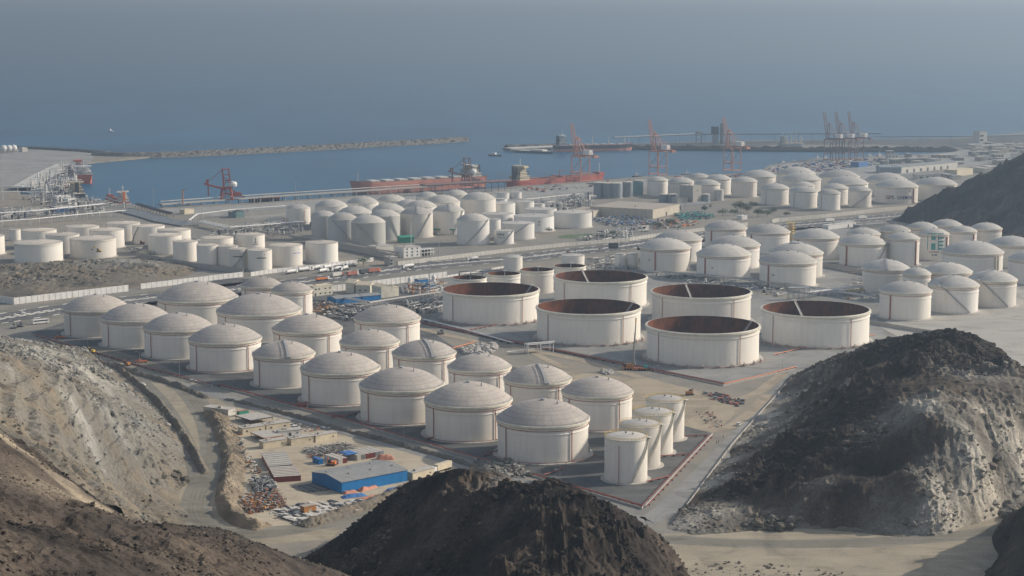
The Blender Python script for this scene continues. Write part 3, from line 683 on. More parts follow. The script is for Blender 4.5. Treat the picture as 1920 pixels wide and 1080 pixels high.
# brown hillside at the lower left
Lp = [(-30,795,98,.5),(0,815,95,.35),(100,885,89,.35),(170,940,85,.35),(230,976,82,.3),(300,986,80,.1),(420,992,75,.1),(520,1037,64,.15),(640,1074,52,.2),(690,1098,44,.3),
 (0,860,99,.4),(0,940,106,.3),(100,940,95,.35),(100,1010,99,.3),(0,1080,117,.3),(200,1080,108,.2),(250,1020,93,.2),(400,1080,94,.2),(400,1030,84,.2),(550,1085,72,.2),(700,1150,40,.2)]
hill('brown_hillside', Lp, (-190,20,200,530), 0.8, 0.5, mk_brown, 3, feet=[(-160,530,70,.5),(-125,500,60,.5),(-100,500,40),(-70,520,20),(-40,545,10),(-10,520,0),(10,420,0),(0,330,20),(-190,330,115),(-60,210,120)], crag=.45, track=[(-60,786,97),(0,822,95),(60,866,91),(112,906,87),(170,949,84),(222,982,82),(262,1003,81)],
 sil=[(-60,755),(0,796),(84,862),(160,923),(242,979),(300,985),(420,991),(520,1036),(640,1073),(700,1100),(900,1200)])
# far right hill
def far_base(X, Y):
    d1 = (X-424)*.958+(Y-1919)*.285; d2 = (X-424)*.8-(Y-1930)*.6+8; d = np.minimum(d1, d2); z = .61*d
    return np.where(d > 172, 105-.5*(d-172), z)
hill('far_dark_hill', [(1690,414,0,.3),(1750,376,22,.25),(1800,346,42,.25),(1860,313,64,.25),(1920,289,84,.35)], (380,900,1480,2250), 4, 1.6, mk_dark, 4, feet=[(880,2200,0),(880,1500,0)], base=far_base)
# quarried slope on the left
Qp = [(0,800,91,.4),(100,868,86,.4),(175,928,80,.35),(0,740,74,.45),(0,700,58,.7),(0,665,33,.8),(0,632,1,.5),(60,643,0,.4),(100,700,46,.6),(100,665,20,.9),(60,770,70,.45),(120,815,66,.5),(147,778,47,.95),(100,745,57,.55),(170,835,36,1),(195,900,21,1),(185,870,28,1),
 (150,750,50,.6),(200,720,14,.7),(150,690,28,.8),(200,670,4,.6),(160,655,2,.4),(218,711,0,.5),(267,747,0,.5),(311,787,0,.5),(342,831,0,.5),(347,867,0,.5),(311,889,2,.45),(240,760,14,.75),(285,810,12,.7),(285,860,12,.65),(250,850,22,.75),(210,800,32,.85),(230,790,26,.75),(320,850,4,.45),
 (230,922,13,.35),(280,915,8,.35),(330,905,2,.4),(300,940,7,.35),(230,950,22,.5),(200,930,38,.45),(265,975,18,.35),(340,940,0,.35),(320,985,2,.3),(250,880,14,.7),(300,880,6,.5)]
hill('quarry_slope', Qp, (-420,-60,450,1200), 1.1, 0.75, mk_quarry, 5, feet=[(-420,1150,0),(-420,900,40,.6),(-400,700,70,.5),(-300,500,95,.4),(-90,560,10)], flute=1.8, bench=6, crag=.25,
 sil=[(-60,622),(0,632),(60,643),(120,650),(160,654),(218,709),(267,745),(311,785),(342,829),(349,867),(352,900),(362,1000),(400,1100)])
# excavated mound behind the wall
Ep = [(0,560,0,.4),(0,520,5,.5),(80,510,7,.5),(170,500,8,.6),(240,488,8,.9),(290,500,7,.6),(330,522,0,.5),(250,540,0,.4),(130,555,0,.4),(150,530,3,.3),(60,535,4,.3),(230,515,5,.5),(60,494,1,.4),(160,487,1,.4),(300,488,0,.4),(-60,500,3,.4),(-60,560,0,.4)]
hill('excavated_mound', Ep, (-480,-240,1300,1640), 2.0, 0.8, mk_quarry, 6, feet=[(-480,1400,0),(-480,1560,0),(-300,1620,-3),(-260,1500,-3)], crag=.12, bench=3)
# lower right corner spur
hill('dark_spur', [(1885,1000,6,.2),(1920,960,22,.1),(1880,1060,0,.3),(1960,940,30,.1),(1960,1080,24,.2),(1900,1090,6,.2)], (170,300,560,760), 1.0, 0.8, mk_dark, 7, feet=[(176,640,-3),(180,600,-3),(230,570,-3),(300,600,25,.2),(300,740,10,.2),(215,735,-3)])

# ---------------------------------------------------------------- ground, water, roads
def m_ground():
    n = N('dusty_ground', 0.95, 0.1); v = n.coord('world')
    a = n.noise(v, 0.006, 6, 0.6); b = n.noise(v, 0.05, 6, 0.65); c = n.noise(v, 0.6, 4, 0.7)
    col = n.ramp(a, [(0.35,(0.20,0.195,0.18)),(0.55,(0.235,0.215,0.178)),(0.7,(0.28,0.24,0.185))])
    col = n.mix(0.8, col, n.ramp(b, [(0.3,(.72,.73,.75)),(0.5,(1,1,1)),(0.7,(1.15,1.1,1.02))]), 'MULTIPLY')
    col = n.mix(0.6, col, n.ramp(c, [(0.3,(.75,.75,.75)),(0.7,(1.15,1.15,1.15))]), 'MULTIPLY')
    n.bump(c, .3, .3); return n.out(col)
def m_pad(name, c, d, s=0.04):
    n = N(name, 0.95, 0.1); v = n.coord('world'); a = n.noise(v, s, 6, 0.6); c_ = n.noise(v, 0.9, 4, 0.7)
    col = n.mix(0.55, n.ramp(a, [(0.32,c),(0.68,d)]), n.ramp(c_, [(0.3,(.7,.7,.7)),(0.7,(1.2,1.2,1.2))]), 'MULTIPLY')
    st = n.noise(v, .028, 5, .7, 1.5); col = n.mix(n.ramp(st, [(.5,(0,0,0)),(.62,(.55,.55,.55))]), col, tuple(x*.62 for x in c))
    tr = n.noise(n.coord('world', (.04,1,1)), .35, 3, .6); col = n.mix(n.ramp(tr, [(.54,(0,0,0)),(.66,(.35,.35,.35))]), col, tuple(min(1, x*1.25) for x in d))
    return n.out(col)
G = {'ground': m_ground(), 'gravel': m_pad('grey_gravel', (0.082,0.085,0.085), (0.14,0.139,0.131)), 'gravel_light': m_pad('pale_gravel', (0.20,0.20,0.19), (0.28,0.27,0.245)),
 'sand': m_pad('tan_sand', (0.29,0.245,0.18), (0.37,0.31,0.225)), 'asphalt': m_pad('asphalt', (0.095,0.095,0.098), (0.14,0.135,0.13)), 'apron': m_pad('pale_apron', (0.33,0.31,0.275), (0.40,0.375,0.33), 0.02),
 'dirt': m_pad('packed_dirt', (0.165,0.156,0.13), (0.225,0.212,0.174), 0.06), 'rut': m_pad('wheel_rut', (0.155,0.142,0.112), (0.21,0.19,0.15), 0.1), 'yard': m_pad('yard_sand', (0.34,0.29,0.215), (0.43,0.37,0.275)), 'quay': m_pad('quay_paving', (0.25,0.245,0.23), (0.33,0.315,0.285), 0.015), 'rock': m_pad('rip_rap', (0.12,0.113,0.10), (0.21,0.195,0.17), 0.3), 'floor': m_pad('quarry_dust', (0.25,0.218,0.162), (0.335,0.29,0.215), 0.05)}
M.update({'g_'+k: v for k, v in G.items()})
sea = N('sea_water', 0.38, 0.13); v = sea.coord('world', (1,1,1)); f = sea.noise(v, 0.0022, 5, .6)
sea.bump(sea.noise(sea.coord('world', (1,.35,1)), 0.09, 5, .6), .25, 1.0)
f2 = sea.noise(sea.coord('world', (1,.12,1)), .0035, 6, .7, .6)
smat = sea.out(sea.ramp(sea.math('ADD', sea.math('MULTIPLY', f, .45), sea.math('MULTIPLY', f2, .55)), [(0.34,(0.002,0.042,0.092)),(0.68,(0.014,0.098,0.178))]))
struct(MB().box((0,14500,-8), (39000,30500,10)).build('sea', smat))
coast = [(-420,276),(0,279),(100,277),(180,284),(235,291),(300,291.5),(176,303),(150,306),(118,309),(42,346),(36,364),(110,368),(240,381),(285,390),(345,385),(480,380),(680,366),(810,360),(935,353),(965,349),(1130,337),(1215,330),(1300,328),(1420,324),(1445,309),(1520,298),(1640,294),(1740,288),(1790,285),(1800,280),
 (1440,280),(1260,277.5),(1140,276.5),(1125,272.5),(1250,267),(1440,263),(1700,261),(1790,259),(1850,254),(1925,247),(2400,236)]
cp_ = [at(x, y).xy for x, y in coast]; cp_ += [Vector((2500,2000)), Vector((1400,150)), Vector((-1400,150)), Vector((-1700,2200))]
struct(MB().prism([(p.x,p.y) for p in cp_], -9, 0).build('ground', G['ground']))
def pad(name, pts, z, mat): return struct(MB().sheet([at(x, y).xy for x, y in pts], z).build(name, G[mat]))
def road(name, pts, w, z, mat, off=0): return struct(MB().strip(chaikin([at(x, y).xy for x, y in pts]), w, z, 0, off).build(name, G[mat]))
pad('gravel_pad', [(58,624),(160,592),(300,556),(420,520),(600,530),(655,575),(800,615),(850,650),(1000,700),(1190,768),(1290,795),(1334,814),(1203,953),(1050,906),(905,864),(760,822),(650,790),(560,764),(400,724),(330,710),(240,680)], .04, 'gravel')
pad('gravel_pad', [(800,604),(840,560),(1200,520),(1640,585),(1665,640),(1490,692),(1356,722),(1180,680),(1000,645)], .04, 'gravel_light')
pad('gravel_pad', [(1190,455),(1440,425),(1700,425),(1925,438),(1925,510),(1640,570),(1420,545),(1215,520)], .04, 'gravel_light')
pad('gravel_pad', [(800,575),(680,560),(620,572),(700,545),(830,525)], .06, 'gravel')
pad('sand_lot', [(1010,692),(1120,702),(1220,712),(1392,765),(1338,812),(1285,798),(1200,770),(1100,735)], .08, 'sand')
road('sand_track', [(780,614),(850,632),(960,652),(1080,672),(1200,708),(1300,735),(1395,757),(1470,700)], 7, .10, 'sand')
road('sand_track', [(1060,690),(1010,668),(985,650)], 6, .12, 'sand')
road('sand_track', [(1285,795),(1345,812),(1390,790),(1440,740)], 7, .10, 'sand')
pad('apron', [(1640,608),(1760,575),(1925,530),(1925,715),(1840,645),(1700,640)], .05, 'apron')
pad('quay', [(290,392),(480,383),(680,369),(935,356),(1130,340),(1430,326),(1440,330),(1200,352),(1010,390),(950,395),(860,372),(680,385),(480,410),(330,400)], .05, 'quay')
pad('quay', [(1445,312),(1520,301),(1640,297),(1740,291),(1800,283),(1900,270),(1900,300),(1600,340),(1440,328)], .05, 'quay')
pad('sand_lot', [(0,282),(100,280),(180,287),(170,303),(118,309),(42,346),(0,352)], .05, 'quay')
hw = [(-60,606),(0,598),(110,580),(250,562),(400,547),(520,534),(600,525),(700,510),(780,500),(860,493),(940,487),(1000,481),(1060,473),(1140,465),(1200,457),(1300,445),(1400,432),(1500,422),(1620,411),(1720,402),(1800,394)]
road('sand_verge', hw, 66, .04, 'dirt'); road('highway', hw, 15, .08, 'asphalt', 10.5); road('highway', hw, 15, .08, 'asphalt', -10.5)
road('median', hw, 4, .12, 'apron')
m = MB()
P_ = [at(x, y).xy for x, y in hw]
for a, b in zip(P_, P_[1:]):
    L = (b-a).length; d = (b-a)/L; nn = Vector((-d.y, d.x)); k = 0
    while k < L:
        for s_ in (-18.4, -2.7, 2.7, 18.4):
            if int(k/9) % 2 == 0 or abs(s_) < 3:
                q = a+d*k+nn*s_; m.box((q.x,q.y,.16),(6,.5,.3),math.atan2(d.y,d.x))
        for s_ in (-10.5, 10.5):
            q = a+d*k+nn*s_; m.box((q.x,q.y,.095),(4,.25,.01),math.atan2(d.y,d.x))
        k += 9
struct(m.build('kerb_stones', 'white'))
fr = [(40,634),(140,662),(250,697),(420,745),(600,795),(780,845),(960,898),(1100,945),(1195,978),(1228,975),(1290,918),(1400,805),(1470,730),(1500,694)]
road('perimeter_road', fr, 11, .09, 'gravel_light')
pad('yard', [(395,762),(450,765),(640,815),(840,868),(880,890),(760,918),(640,978),(500,988),(440,965),(458,885),(440,830),(410,790)], .05, 'yard')
d1 = [(170,650),(240,672),(300,692),(345,725),(385,775),(402,830),(396,880),(372,920),(362,958),(385,990),(440,1003),(520,1000),(620,978),(700,957),(760,943)]
road('dirt_road', d1, 13, .06, 'dirt'); road('dirt_road', [(240,690),(300,745),(345,815),(368,880),(372,930)], 8, .05, 'dirt')
road('dirt_road', [(1190,1010),(1260,1012),(1400,1020),(1550,1020),(1700,1014),(1830,1002),(1940,980)], 12, .06, 'dirt')
pad('quarry_floor', [(1150,1005),(1500,992),(1925,960),(1925,1100),(1290,1100)], .03, 'floor')
pad('quarry_floor', [(100,645),(240,662),(330,690),(410,745),(460,800),(470,900),(500,1000),(640,990),(620,1010),(420,1030),(330,1010),(200,960),(200,900),(320,880)], .03, 'floor')
mk_bank = m_rock('sandy_bank', [(0.0,(0.12,0.10,0.075)),(0.4,(0.22,0.18,0.128)),(0.7,(0.30,0.25,0.18)),(1.0,(0.33,0.29,0.22))], 0.4)
for of_ in (-2.6,-.9,1.2,2.9):
    road('dirt_road', d1, 1.1, .075, 'rut', of_); road('dirt_road', [(1190,1010),(1260,1012),(1400,1020),(1550,1020),(1700,1014),(1830,1002),(1940,980)], 1.1, .075, 'rut', of_)
# embankments: raked spoil ridges
def ridge(name, pts, w, h, mat, seed, skew=0.0):
    P = chaikin([at(x, y).xy for x, y in pts], 4); S_ = []
    for a, b in zip(P, P[1:]):
        n_ = max(1, int((b-a).length/1.2)); S_ += [a+(b-a)*i/n_ for i in range(n_)]
    S_.append(P[-1]); S_ = np.array([(p.x, p.y) for p in S_]); D_ = np.gradient(S_, axis=0); D_ /= np.linalg.norm(D_, axis=1)[:,None]
    NN = np.stack([-D_[:,1], D_[:,0]], -1); u = np.linspace(-1, 1, 25)
    X = S_[:,0][:,None]+NN[:,0][:,None]*u*w/2; Y = S_[:,1][:,None]+NN[:,1][:,None]*u*w/2
    pr = np.clip(1-np.abs(u-skew)/(1-skew*np.sign(u-skew)), 0, 1)[None]
    tp_ = np.minimum(1, np.minimum(np.arange(len(S_)), np.arange(len(S_))[::-1])/12.0)[:,None]; pr = (pr*pr*(3-2*pr)*.6+pr*.4)*tp_
    Z = h*pr*(.25+1.5*fbm(X/8, Y/8, 4, seed))+(fbm(X/3, Y/3, 3, seed+3, .6, True)-.6)*1.5*np.clip(pr*3,0,1)-.4*(1-np.clip(pr*4,0,1))
    return struct(grid_mesh(name, X, Y, Z, Z > -9, np.clip(.35+.8*(fbm(X/12, Y/12, 4, seed+9)-.4), 0, 1), mat))
ridge('embankment', [(398,770),(420,800),(436,840),(440,880),(430,920),(432,955),(455,980),(500,990)], 14, 3.2, mk_bank, 61, -.3)
ridge('embankment', [(60,640),(130,660),(230,693),(330,722),(390,748)], 7, 2.4, mk_quarry, 62)
ridge('embankment', [(220,690),(285,742),(335,800),(365,850),(385,890)], 6, 2.4, mk_quarry, 63)
ridge('embankment', [(1290,1000),(1380,995),(1460,985),(1580,992),(1700,1005)], 7, 1.3, mk_quarry, 65)
ridge('embankment', [(420,748),(520,772),(640,806),(760,838),(850,862),(960,902)], 5, 1.6, mk_quarry, 66)
ridge('embankment', [(560,988),(650,962),(740,928),(800,905)], 14, 2.2, mk_quarry, 67)
ridge('rock_revetment', [(1142,276.8),(1260,278),(1440,280.5),(1620,280.7),(1798,281)], 22, 5, m_rock('dark_revetment', [(0.0,(.03,.03,.03)),(1,(.07,.065,.06))]), 68)
pad('scrub_flat', [(1136,273),(1250,268),(1440,264),(1790,260),(1850,256),(1922,251),(1922,268),(1810,278),(1640,271),(1440,272),(1440,279.3),(1142,275.5)], .06, 'gravel')
# scattered stones: uncountable
def ico():
    t = (1+5**.5)/2
    v = np.array([(-1,t,0),(1,t,0),(-1,-t,0),(1,-t,0),(0,-1,t),(0,1,t),(0,-1,-t),(0,1,-t),(t,0,-1),(t,0,1),(-t,0,-1),(-t,0,1)])/1.9
    f = np.array([(0,11,5),(0,5,1),(0,1,7),(0,7,10),(0,10,11),(1,5,9),(5,11,4),(11,10,2),(10,7,6),(7,1,8),(3,9,4),(3,4,2),(3,2,6),(3,6,8),(3,8,9),(4,9,5),(2,4,11),(6,2,10),(8,6,7),(9,8,1)])
    return v, f
def stones(name, C, size, mat, cut=None, flat=.7):
    n = len(C); v, f = ico(); sz = size*np.minimum(np.random.lognormal(0, .62, (n,1,1)), 2.6)
    V = v[None]*np.random.uniform(.55,1.25,(n,12,1))*sz*np.array([1,1,flat])[None,None]
    a = np.random.uniform(0, 6.28, n); ca, sa = np.cos(a)[:,None], np.sin(a)[:,None]
    V = np.stack([V[...,0]*ca-V[...,1]*sa, V[...,0]*sa+V[...,1]*ca, V[...,2]], -1)+np.asarray(C)[:,None]
    F = f[None]+12*np.arange(n)[:,None,None]; V = V.reshape(-1,3); F = F.reshape(-1,3)
    me = bpy.data.meshes.new(name); me.vertices.add(len(V)); me.vertices.foreach_set('co', V.ravel().astype(np.float32))
    me.loops.add(F.size); me.loops.foreach_set('vertex_index', F.ravel().astype(np.int32)); me.polygons.add(len(F))
    me.polygons.foreach_set('loop_start', np.arange(0, F.size, 3, dtype=np.int32)); me.polygons.foreach_set('loop_total', np.full(len(F), 3, dtype=np.int32)); me.update()
    me.polygons.foreach_set('use_smooth', np.zeros(len(F), bool))
    if cut is not None:
        t = me.attributes.new('cut', 'FLOAT', 'POINT'); t.data.foreach_set('value', np.repeat(cut, 12).astype(np.float32))
    me.materials.append(M[mat] if isinstance(mat, str) else mat); o = bpy.data.objects.new(name, me); COL.objects.link(o); return o
def scatter(seed, n, cond=None, p=1.0):
    X, Y, Z, A = HSURF[seed]; ok = Z > 0.3
    if cond is not None: ok &= cond(X, Y, Z, A)
    w = np.where(ok, np.clip(fbm(X/25, Y/25, 3, seed+77)*2.4-.75, 0.03, 1)**2, 0).ravel(); w /= w.sum()
    i = np.random.choice(len(w), n, p=w); s_ = X[0,1]-X[0,0]
    return np.stack([X.ravel()[i]+np.random.uniform(-.6,.6,n), Y.ravel()[i]+np.random.uniform(-.6,.6,n), Z.ravel()[i]], -1), np.clip(A.ravel()[i]+np.random.uniform(-.2,.3,n), 0, 1)
for sd_, n_, sz_, mt, lb in ((1,15000,.42,mk_dark,'dark broken stones strewn over the right rocky hill'),(2,15000,.34,mk_dark,'dark broken stones strewn over the middle hill'),(3,22000,.25,mk_brown,'brown stones strewn over the lower left hillside'),(5,12000,.42,mk_quarry,'pale broken stones strewn over the quarried slope'),(6,900,.9,mk_quarry,'grey stones tipped on the excavated mound'),(7,500,.6,mk_dark,'dark stones on the corner spur')):
    C_, A_ = scatter(sd_, n_); tag(stones('rubble', C_, sz_, mt, A_), lb, 'rubble', kind='stuff')
C_, A_ = scatter(5, 5000, lambda X, Y, Z, A: (Y > 840) & (Z < 52)); tag(stones('rubble', C_, .85, mk_quarry, np.clip(A_+.25, 0, 1)), 'large grey blasted blocks on the upper quarried plateau', 'rubble', kind='stuff')
C_, A_ = scatter(1, 1600, lambda X, Y, Z, A: Z > 3); tag(stones('rubble', C_, 1.0, mk_dark, A_), 'bigger dark crags and blocks on the right rocky hill', 'rubble', kind='stuff')
C_, A_ = scatter(2, 1300, lambda X, Y, Z, A: Z > 6); tag(stones('rubble', C_, .8, mk_dark, A_), 'bigger dark crags and blocks on the middle hill', 'rubble', kind='stuff')
def heap(label, pts, n, size, mat, h=1.0, cut=.5, name='rubble', cat='rubble'):
    P = [at(x, y).xy for x, y in pts]; cx = sum((p for p in P), Vector((0,0)))/len(P); C = []
    tri = geometry.tessellate_polygon([[p.to_3d() for p in P]])
    ar = [abs((P[b]-P[a]).cross(P[c]-P[a])) for a, b, c in tri]
    for _ in range(n):
        a, b, c = random.choices(tri, ar)[0]; r1, r2 = sorted((random.random(), random.random()))
        q = P[a]*r1+P[b]*(r2-r1)+P[c]*(1-r2); C.append((q.x, q.y, h*random.random()**2))
    return tag(stones(name, np.array(C), size, mat, np.full(n, cut)+np.random.uniform(-.3,.3,n)), label, cat, kind='stuff')
heap('pale quarry boulders along the foot of the cut cliff', [(1860,955),(1920,890),(1925,960),(1880,975)], 160, 1.6, mk_quarry, 2, .8)
heap('grey boulders at the foot of the hill by the haul road', [(1390,985),(1440,970),(1500,985),(1480,998),(1400,995)], 220, 1.1, mk_quarry, 3, .4)
heap('rough stones along the sunken quarry track', [(300,900),(335,880),(350,905),(330,925),(240,920)], 140, 1.1, mk_quarry, 1.5, .4)
heap('grey stones beside the corner haul road', [(1300,1050),(1500,1060),(1650,1085),(1300,1095)], 140, .35, mk_quarry, .8, .4)
heap('pale grey stones behind the dark middle hill', [(890,868),(960,870),(1000,895),(940,900)], 200, 1.0, mk_quarry, 2.2, .85)
# ---------------------------------------------------------------- buildings
def frame3(a, b, c):
    P0, P1, P2 = (at(*p).xy for p in (a, b, c)); u = (P1-P0); L = u.length; u /= L; v = Vector((-u.y, u.x)); Wd = (P2-P0).dot(v)
    if Wd < 0: P0 = P0+v*Wd; Wd = -Wd
    return P0, L, Wd, math.atan2(u.y, u.x)
def shed(name, label, a, b, c, h, rise=1.0, wall='blue', roof='grey', cat='shed', group=None, doors=(), wins=(), depth=None, ridge='x', vents=0, flat=False):
    P0, L, Wd, rz = frame3(a, b, c); Wd = depth or Wd
    t = thing(name, label, cat, (P0.x, P0.y, 0), rz, group); m = MB(); r = MB(); e = .35
    if flat:
        m.box((L/2, Wd/2, h/2), (L, Wd, h)); m.build('wall', wall, t)
        r.box((L/2, Wd/2, h+.12), (L+.5, Wd+.5, .24)); r.box((L*.3, Wd*.4, h+.7), (min(3,L*.2), min(2,Wd*.3), 1.0)); rr = r.build('roof', roof, t)
    elif ridge == 'x':
        m.add([(0,0,0),(L,0,0),(L,Wd,0),(0,Wd,0),(0,0,h),(L,0,h),(L,Wd,h),(0,Wd,h),(0,Wd/2,h+rise),(L,Wd/2,h+rise)], [(0,1,5,4),(2,3,7,6),(1,2,6,9,5),(3,0,4,8,7)]); m.build('wall', wall, t)
        for s_ in (0, 1):
            y0, y1 = (-e, Wd/2) if s_ == 0 else (Wd+e, Wd/2)
            vs = [(-e,y0,h-.05),(L+e,y0,h-.05),(L+e,y1,h+rise+.05),(-e,y1,h+rise+.05)]; vs += [(x,y,z+.15) for x,y,z in vs]
            f = [(0,3,2,1),(4,5,6,7),(0,1,5,4),(1,2,6,5),(2,3,7,6),(3,0,4,7)]; r.add(vs, f if s_ == 0 else [q[::-1] for q in f])
        rr = r.build('roof', roof, t)
    else:
        m.add([(0,0,0),(L,0,0),(L,Wd,0),(0,Wd,0),(0,0,h),(L,0,h),(L,Wd,h),(0,Wd,h),(L/2,0,h+rise),(L/2,Wd,h+rise)], [(0,1,5,8,4),(2,3,7,9,6),(1,2,6,5),(3,0,4,7)]); m.build('wall', wall, t)
        for s_ in (0, 1):
            x0, x1 = (-e, L/2) if s_ == 0 else (L+e, L/2)
            vs = [(x0,-e,h-.05),(x0,Wd+e,h-.05),(x1,Wd+e,h+rise+.05),(x1,-e,h+rise+.05)]; vs += [(x,y,z+.15) for x,y,z in vs]
            f = [(0,3,2,1),(4,5,6,7),(0,1,5,4),(1,2,6,5),(2,3,7,6),(3,0,4,7)]; r.add(vs, f if s_ else [q[::-1] for q in f])
        rr = r.build('roof', roof, t)
    for k in range(vents):
        x = L*(k+.5)/vents; MB().box((x, Wd*(.3 if k % 2 else .68), h+rise*.62+.45), (.8,.8,.8)).build('roof_vent', 'steel', rr)
    for x, w_, hh in doors: MB().box((x*L, -.03, hh/2), (w_, .1, hh)).build('door', 'dark', t)
    for x, z, w_, hh in wins: MB().box((x*L, -.03, z), (w_, .1, hh)).build('window', 'glass', t)
    t['L'] = L; t['W'] = Wd
    return t
# blue warehouse in the yard
shed('warehouse', 'long blue metal warehouse with a low grey gabled roof in the yard', (641,926), (764,902), (586,906), 5.2, 1.5, cat='warehouse', vents=6)
# portable cabins
gc = 'portable cabins of the contractor yard'
cabs = [((428,781),(441,777),(409,767),2.9,'offwhite','concrete','long pale cabin at the far end of the yard, end wall facing the hill',None),
 ((455,816),(497,810),None,2.8,'cab_cream','grey','cream cabin with two small windows, left of its twin in the middle row',3.6),
 ((500,809),(544,803),None,2.8,'cab_cream','grey','cream cabin with two small windows beside the parked white pickup',3.6),
 ((523,821),(565,817),None,2.7,'white','grey','white cabin with a dark doorway behind the brown-edged canopy',3.4),
 ((494,842),(537,836),None,2.8,'cab_cream','grey','windowless cream cabin in front of the brown-edged canopy',3.2),
 ((546,836),(589,830),None,2.8,'cab_cream','grey','cream cabin above the left end of the heaped pipe valves',3.2),
 ((592,830),(632,823),None,2.8,'cab_cream','grey','cream cabin at the right end of the middle row by the fence',3.2),
 ((774,901),(814,891),None,2.8,'cab_cream','grey','cream cabin standing off the right end of the blue warehouse',3.0)]
for a, b, c, h, wl, rf, lb, dp in cabs:
    c = c or (a[0]-8, a[1]-6); h *= 1.22; dp = dp and dp*1.5; rf = 'concrete' if rf == 'grey' else rf; k = lb.find('two small') >= 0
    t = shed('portable_cabin', lb, a, b, c, h, wall=wl, roof=rf, cat='cabin', group=gc, flat=True, depth=dp, wins=[(.2,1.7,.9,.8),(.78,1.7,.9,.8)] if k else [(.82,1.8,.8,.6)], doors=[(.5,1.3,2.1)] if 'doorway' in lb else [])
def canopy(label, a, b, c, h, fascia):
    P0, L, Wd, rz = frame3(a, b, c); t = thing('canopy', label, 'canopy', (P0.x,P0.y,0), rz)
    MB().box((L/2,Wd/2,h),(L,Wd,.15)).build('roof', 'concrete', t); m = MB()
    for x, y, dx, dy in ((L/2,-.06,L,.12),(L/2,Wd+.06,L,.12),(-.06,Wd/2,.12,Wd),(L+.06,Wd/2,.12,Wd)): m.box((x,y,h-.25),(dx,dy,.5))
    m.build('fascia', fascia, t)
    for x in (.3, L-.3):
        for y in (.3, Wd-.3): MB().box((x,y,h/2-.1),(.2,.2,h-.2)).build('post', 'dark', t)
canopy('flat pale canopy roof on dark posts at the top of the cabin rows', (470,797), (512,790), (455,786), 2.6, 'dark')
canopy('flat pale canopy with a brown fascia among the cream cabins', (495,830), (531,825), (477,818), 2.4, 'ochre')
# containers
def make_container(L=6.1, body='offwhite', top='concrete'):
    t = bpy.data.objects.new('shipping_container', None); COL.objects.link(t); m = MB(); w_ = 2.44; h = 2.6
    n_ = int(L/.3)
    for i in range(n_):                                     # corrugated sides
        x = L*(i+.5)/n_; m.box((x,.06 if i % 2 else .1,h/2),(L/n_,.12,h-.3)); m.box((x,w_-(.06 if i % 2 else .1),h/2),(L/n_,.12,h-.3))
    m.box((L-.06,w_/2,h/2),(.1,w_,h-.2)); m.box((L/2,w_/2,.1),(L,w_-.3,.2)); m.build('body', body, t)
    MB().box((L/2,w_/2,h-.05),(L,w_,.1)).build('roof', top, t)
    f = MB()
    for x in (.08, L-.08):
        for y in (.08, w_-.08): f.box((x,y,h/2),(.16,.16,h))
    for y in (.08, w_-.08): f.box((L/2,y,.08),(L-.3,.17,.18)); f.box((L/2,y,h-.1),(L-.3,.17,.2))
    f.build('frame', body, t); d = MB()
    for y in (.68, 1.76): d.box((.03,y,h/2),(.08,1.02,h-.3))
    for y in (.4,.9,1.5,2.0): d.cyl((-.05,y,.25),(-.05,y,h-.3),.035,n=5)
    d.build('door', body, t); index(t); return t
# doors look toward the hill: local -x end
WX = at(764,902).xy-at(641,926).xy; WA = math.atan2(WX.y, WX.x); DA = WA+PI/2
u_ = Vector((math.cos(WA), math.sin(WA))); v_ = Vector((-u_.y, u_.x))
protos = {}
def container(px, py, rz, label, col, L=6.1, group=None, top='concrete', z=0, off=(0,0)):
    k = (col, L, top); P = at(px, py).xy+Vector(off)
    if k not in protos:
        t = protos[k] = make_container(L, col, top); t.location = (P.x,P.y,z); t.rotation_euler = (0,0,rz); return tag(t, label, 'container', group)
    t = dup(protos[k], (P.x,P.y,z), rz, label, group); t['category'] = 'container'; return t
P = at(669,864).xy
for i, (c, lb) in enumerate([('offwhite','white container next to the blue tarpaulin, first of the door row'),('grey','grey container second in the door row behind the warehouse'),
  ('maroon','maroon container third in the door row behind the warehouse'),('maroon','maroon container fourth in the door row behind the warehouse'),
  ('shell_steel','blue-grey container fifth in the door row behind the warehouse'),('shell_steel','blue-grey container at the right end of the door row')]):
    q = u_*(2.62*(i+1)); container(669, 864, DA, lb, c, 12.2, 'containers in the door row', off=(q.x,q.y))
for i, (c, lb) in enumerate([('offwhite','pale container beside the orange machinery'),('maroon','maroon container in the shade of the blue tarpaulin')]):
    q = u_*(2.62*(i+1)); container(634, 871, DA, lb, c, 12.2, off=(q.x,q.y))
container(596, 872, DA+RAD(-4), 'bright blue container side-on by the orange machinery', 'blue', 6.1, top='tarp', off=tuple(u_*3))
P = at(514,905).xy
for i in range(7):
    q = Vector((-.257,.966))*(2.9*i); container(514, 905, .26, ('maroon container facing the pipe stacks, front of its block','grey-roofed container right behind the maroon front one','grey-roofed container third from the maroon front one','grey-roofed container fourth from the maroon front one','grey-roofed container fifth from the maroon front one','grey-roofed container sixth from the maroon front one','grey-roofed container last of the block, by the long lean-to')[i], 'maroon' if i == 0 else 'dullred', 12.2, 'containers in the side-on block', 'concrete', off=(q.x,q.y))
q = at(514,905).xy+Vector((-.257,.966))*21.5; t = thing('lean_to', 'long grey corrugated lean-to roof along the sandy bank', 'shed', (q.x,q.y,0), .26)
MB().add([(0,0,2.3),(11.5,0,2.6),(11.5,27,2.6),(0,27,2.3),(0,0,2.45),(11.5,0,2.75),(11.5,27,2.75),(0,27,2.45)],[(0,3,2,1),(4,5,6,7),(0,1,5,4),(1,2,6,5),(2,3,7,6),(3,0,4,7)]).build('roof','concrete',t)
MB().box((11.2,13.5,1.2),(.2,26.6,2.4)).box((.3,13.5,1.1),(.2,26.6,2.2)).build('wall','dullred',t); mm = MB()
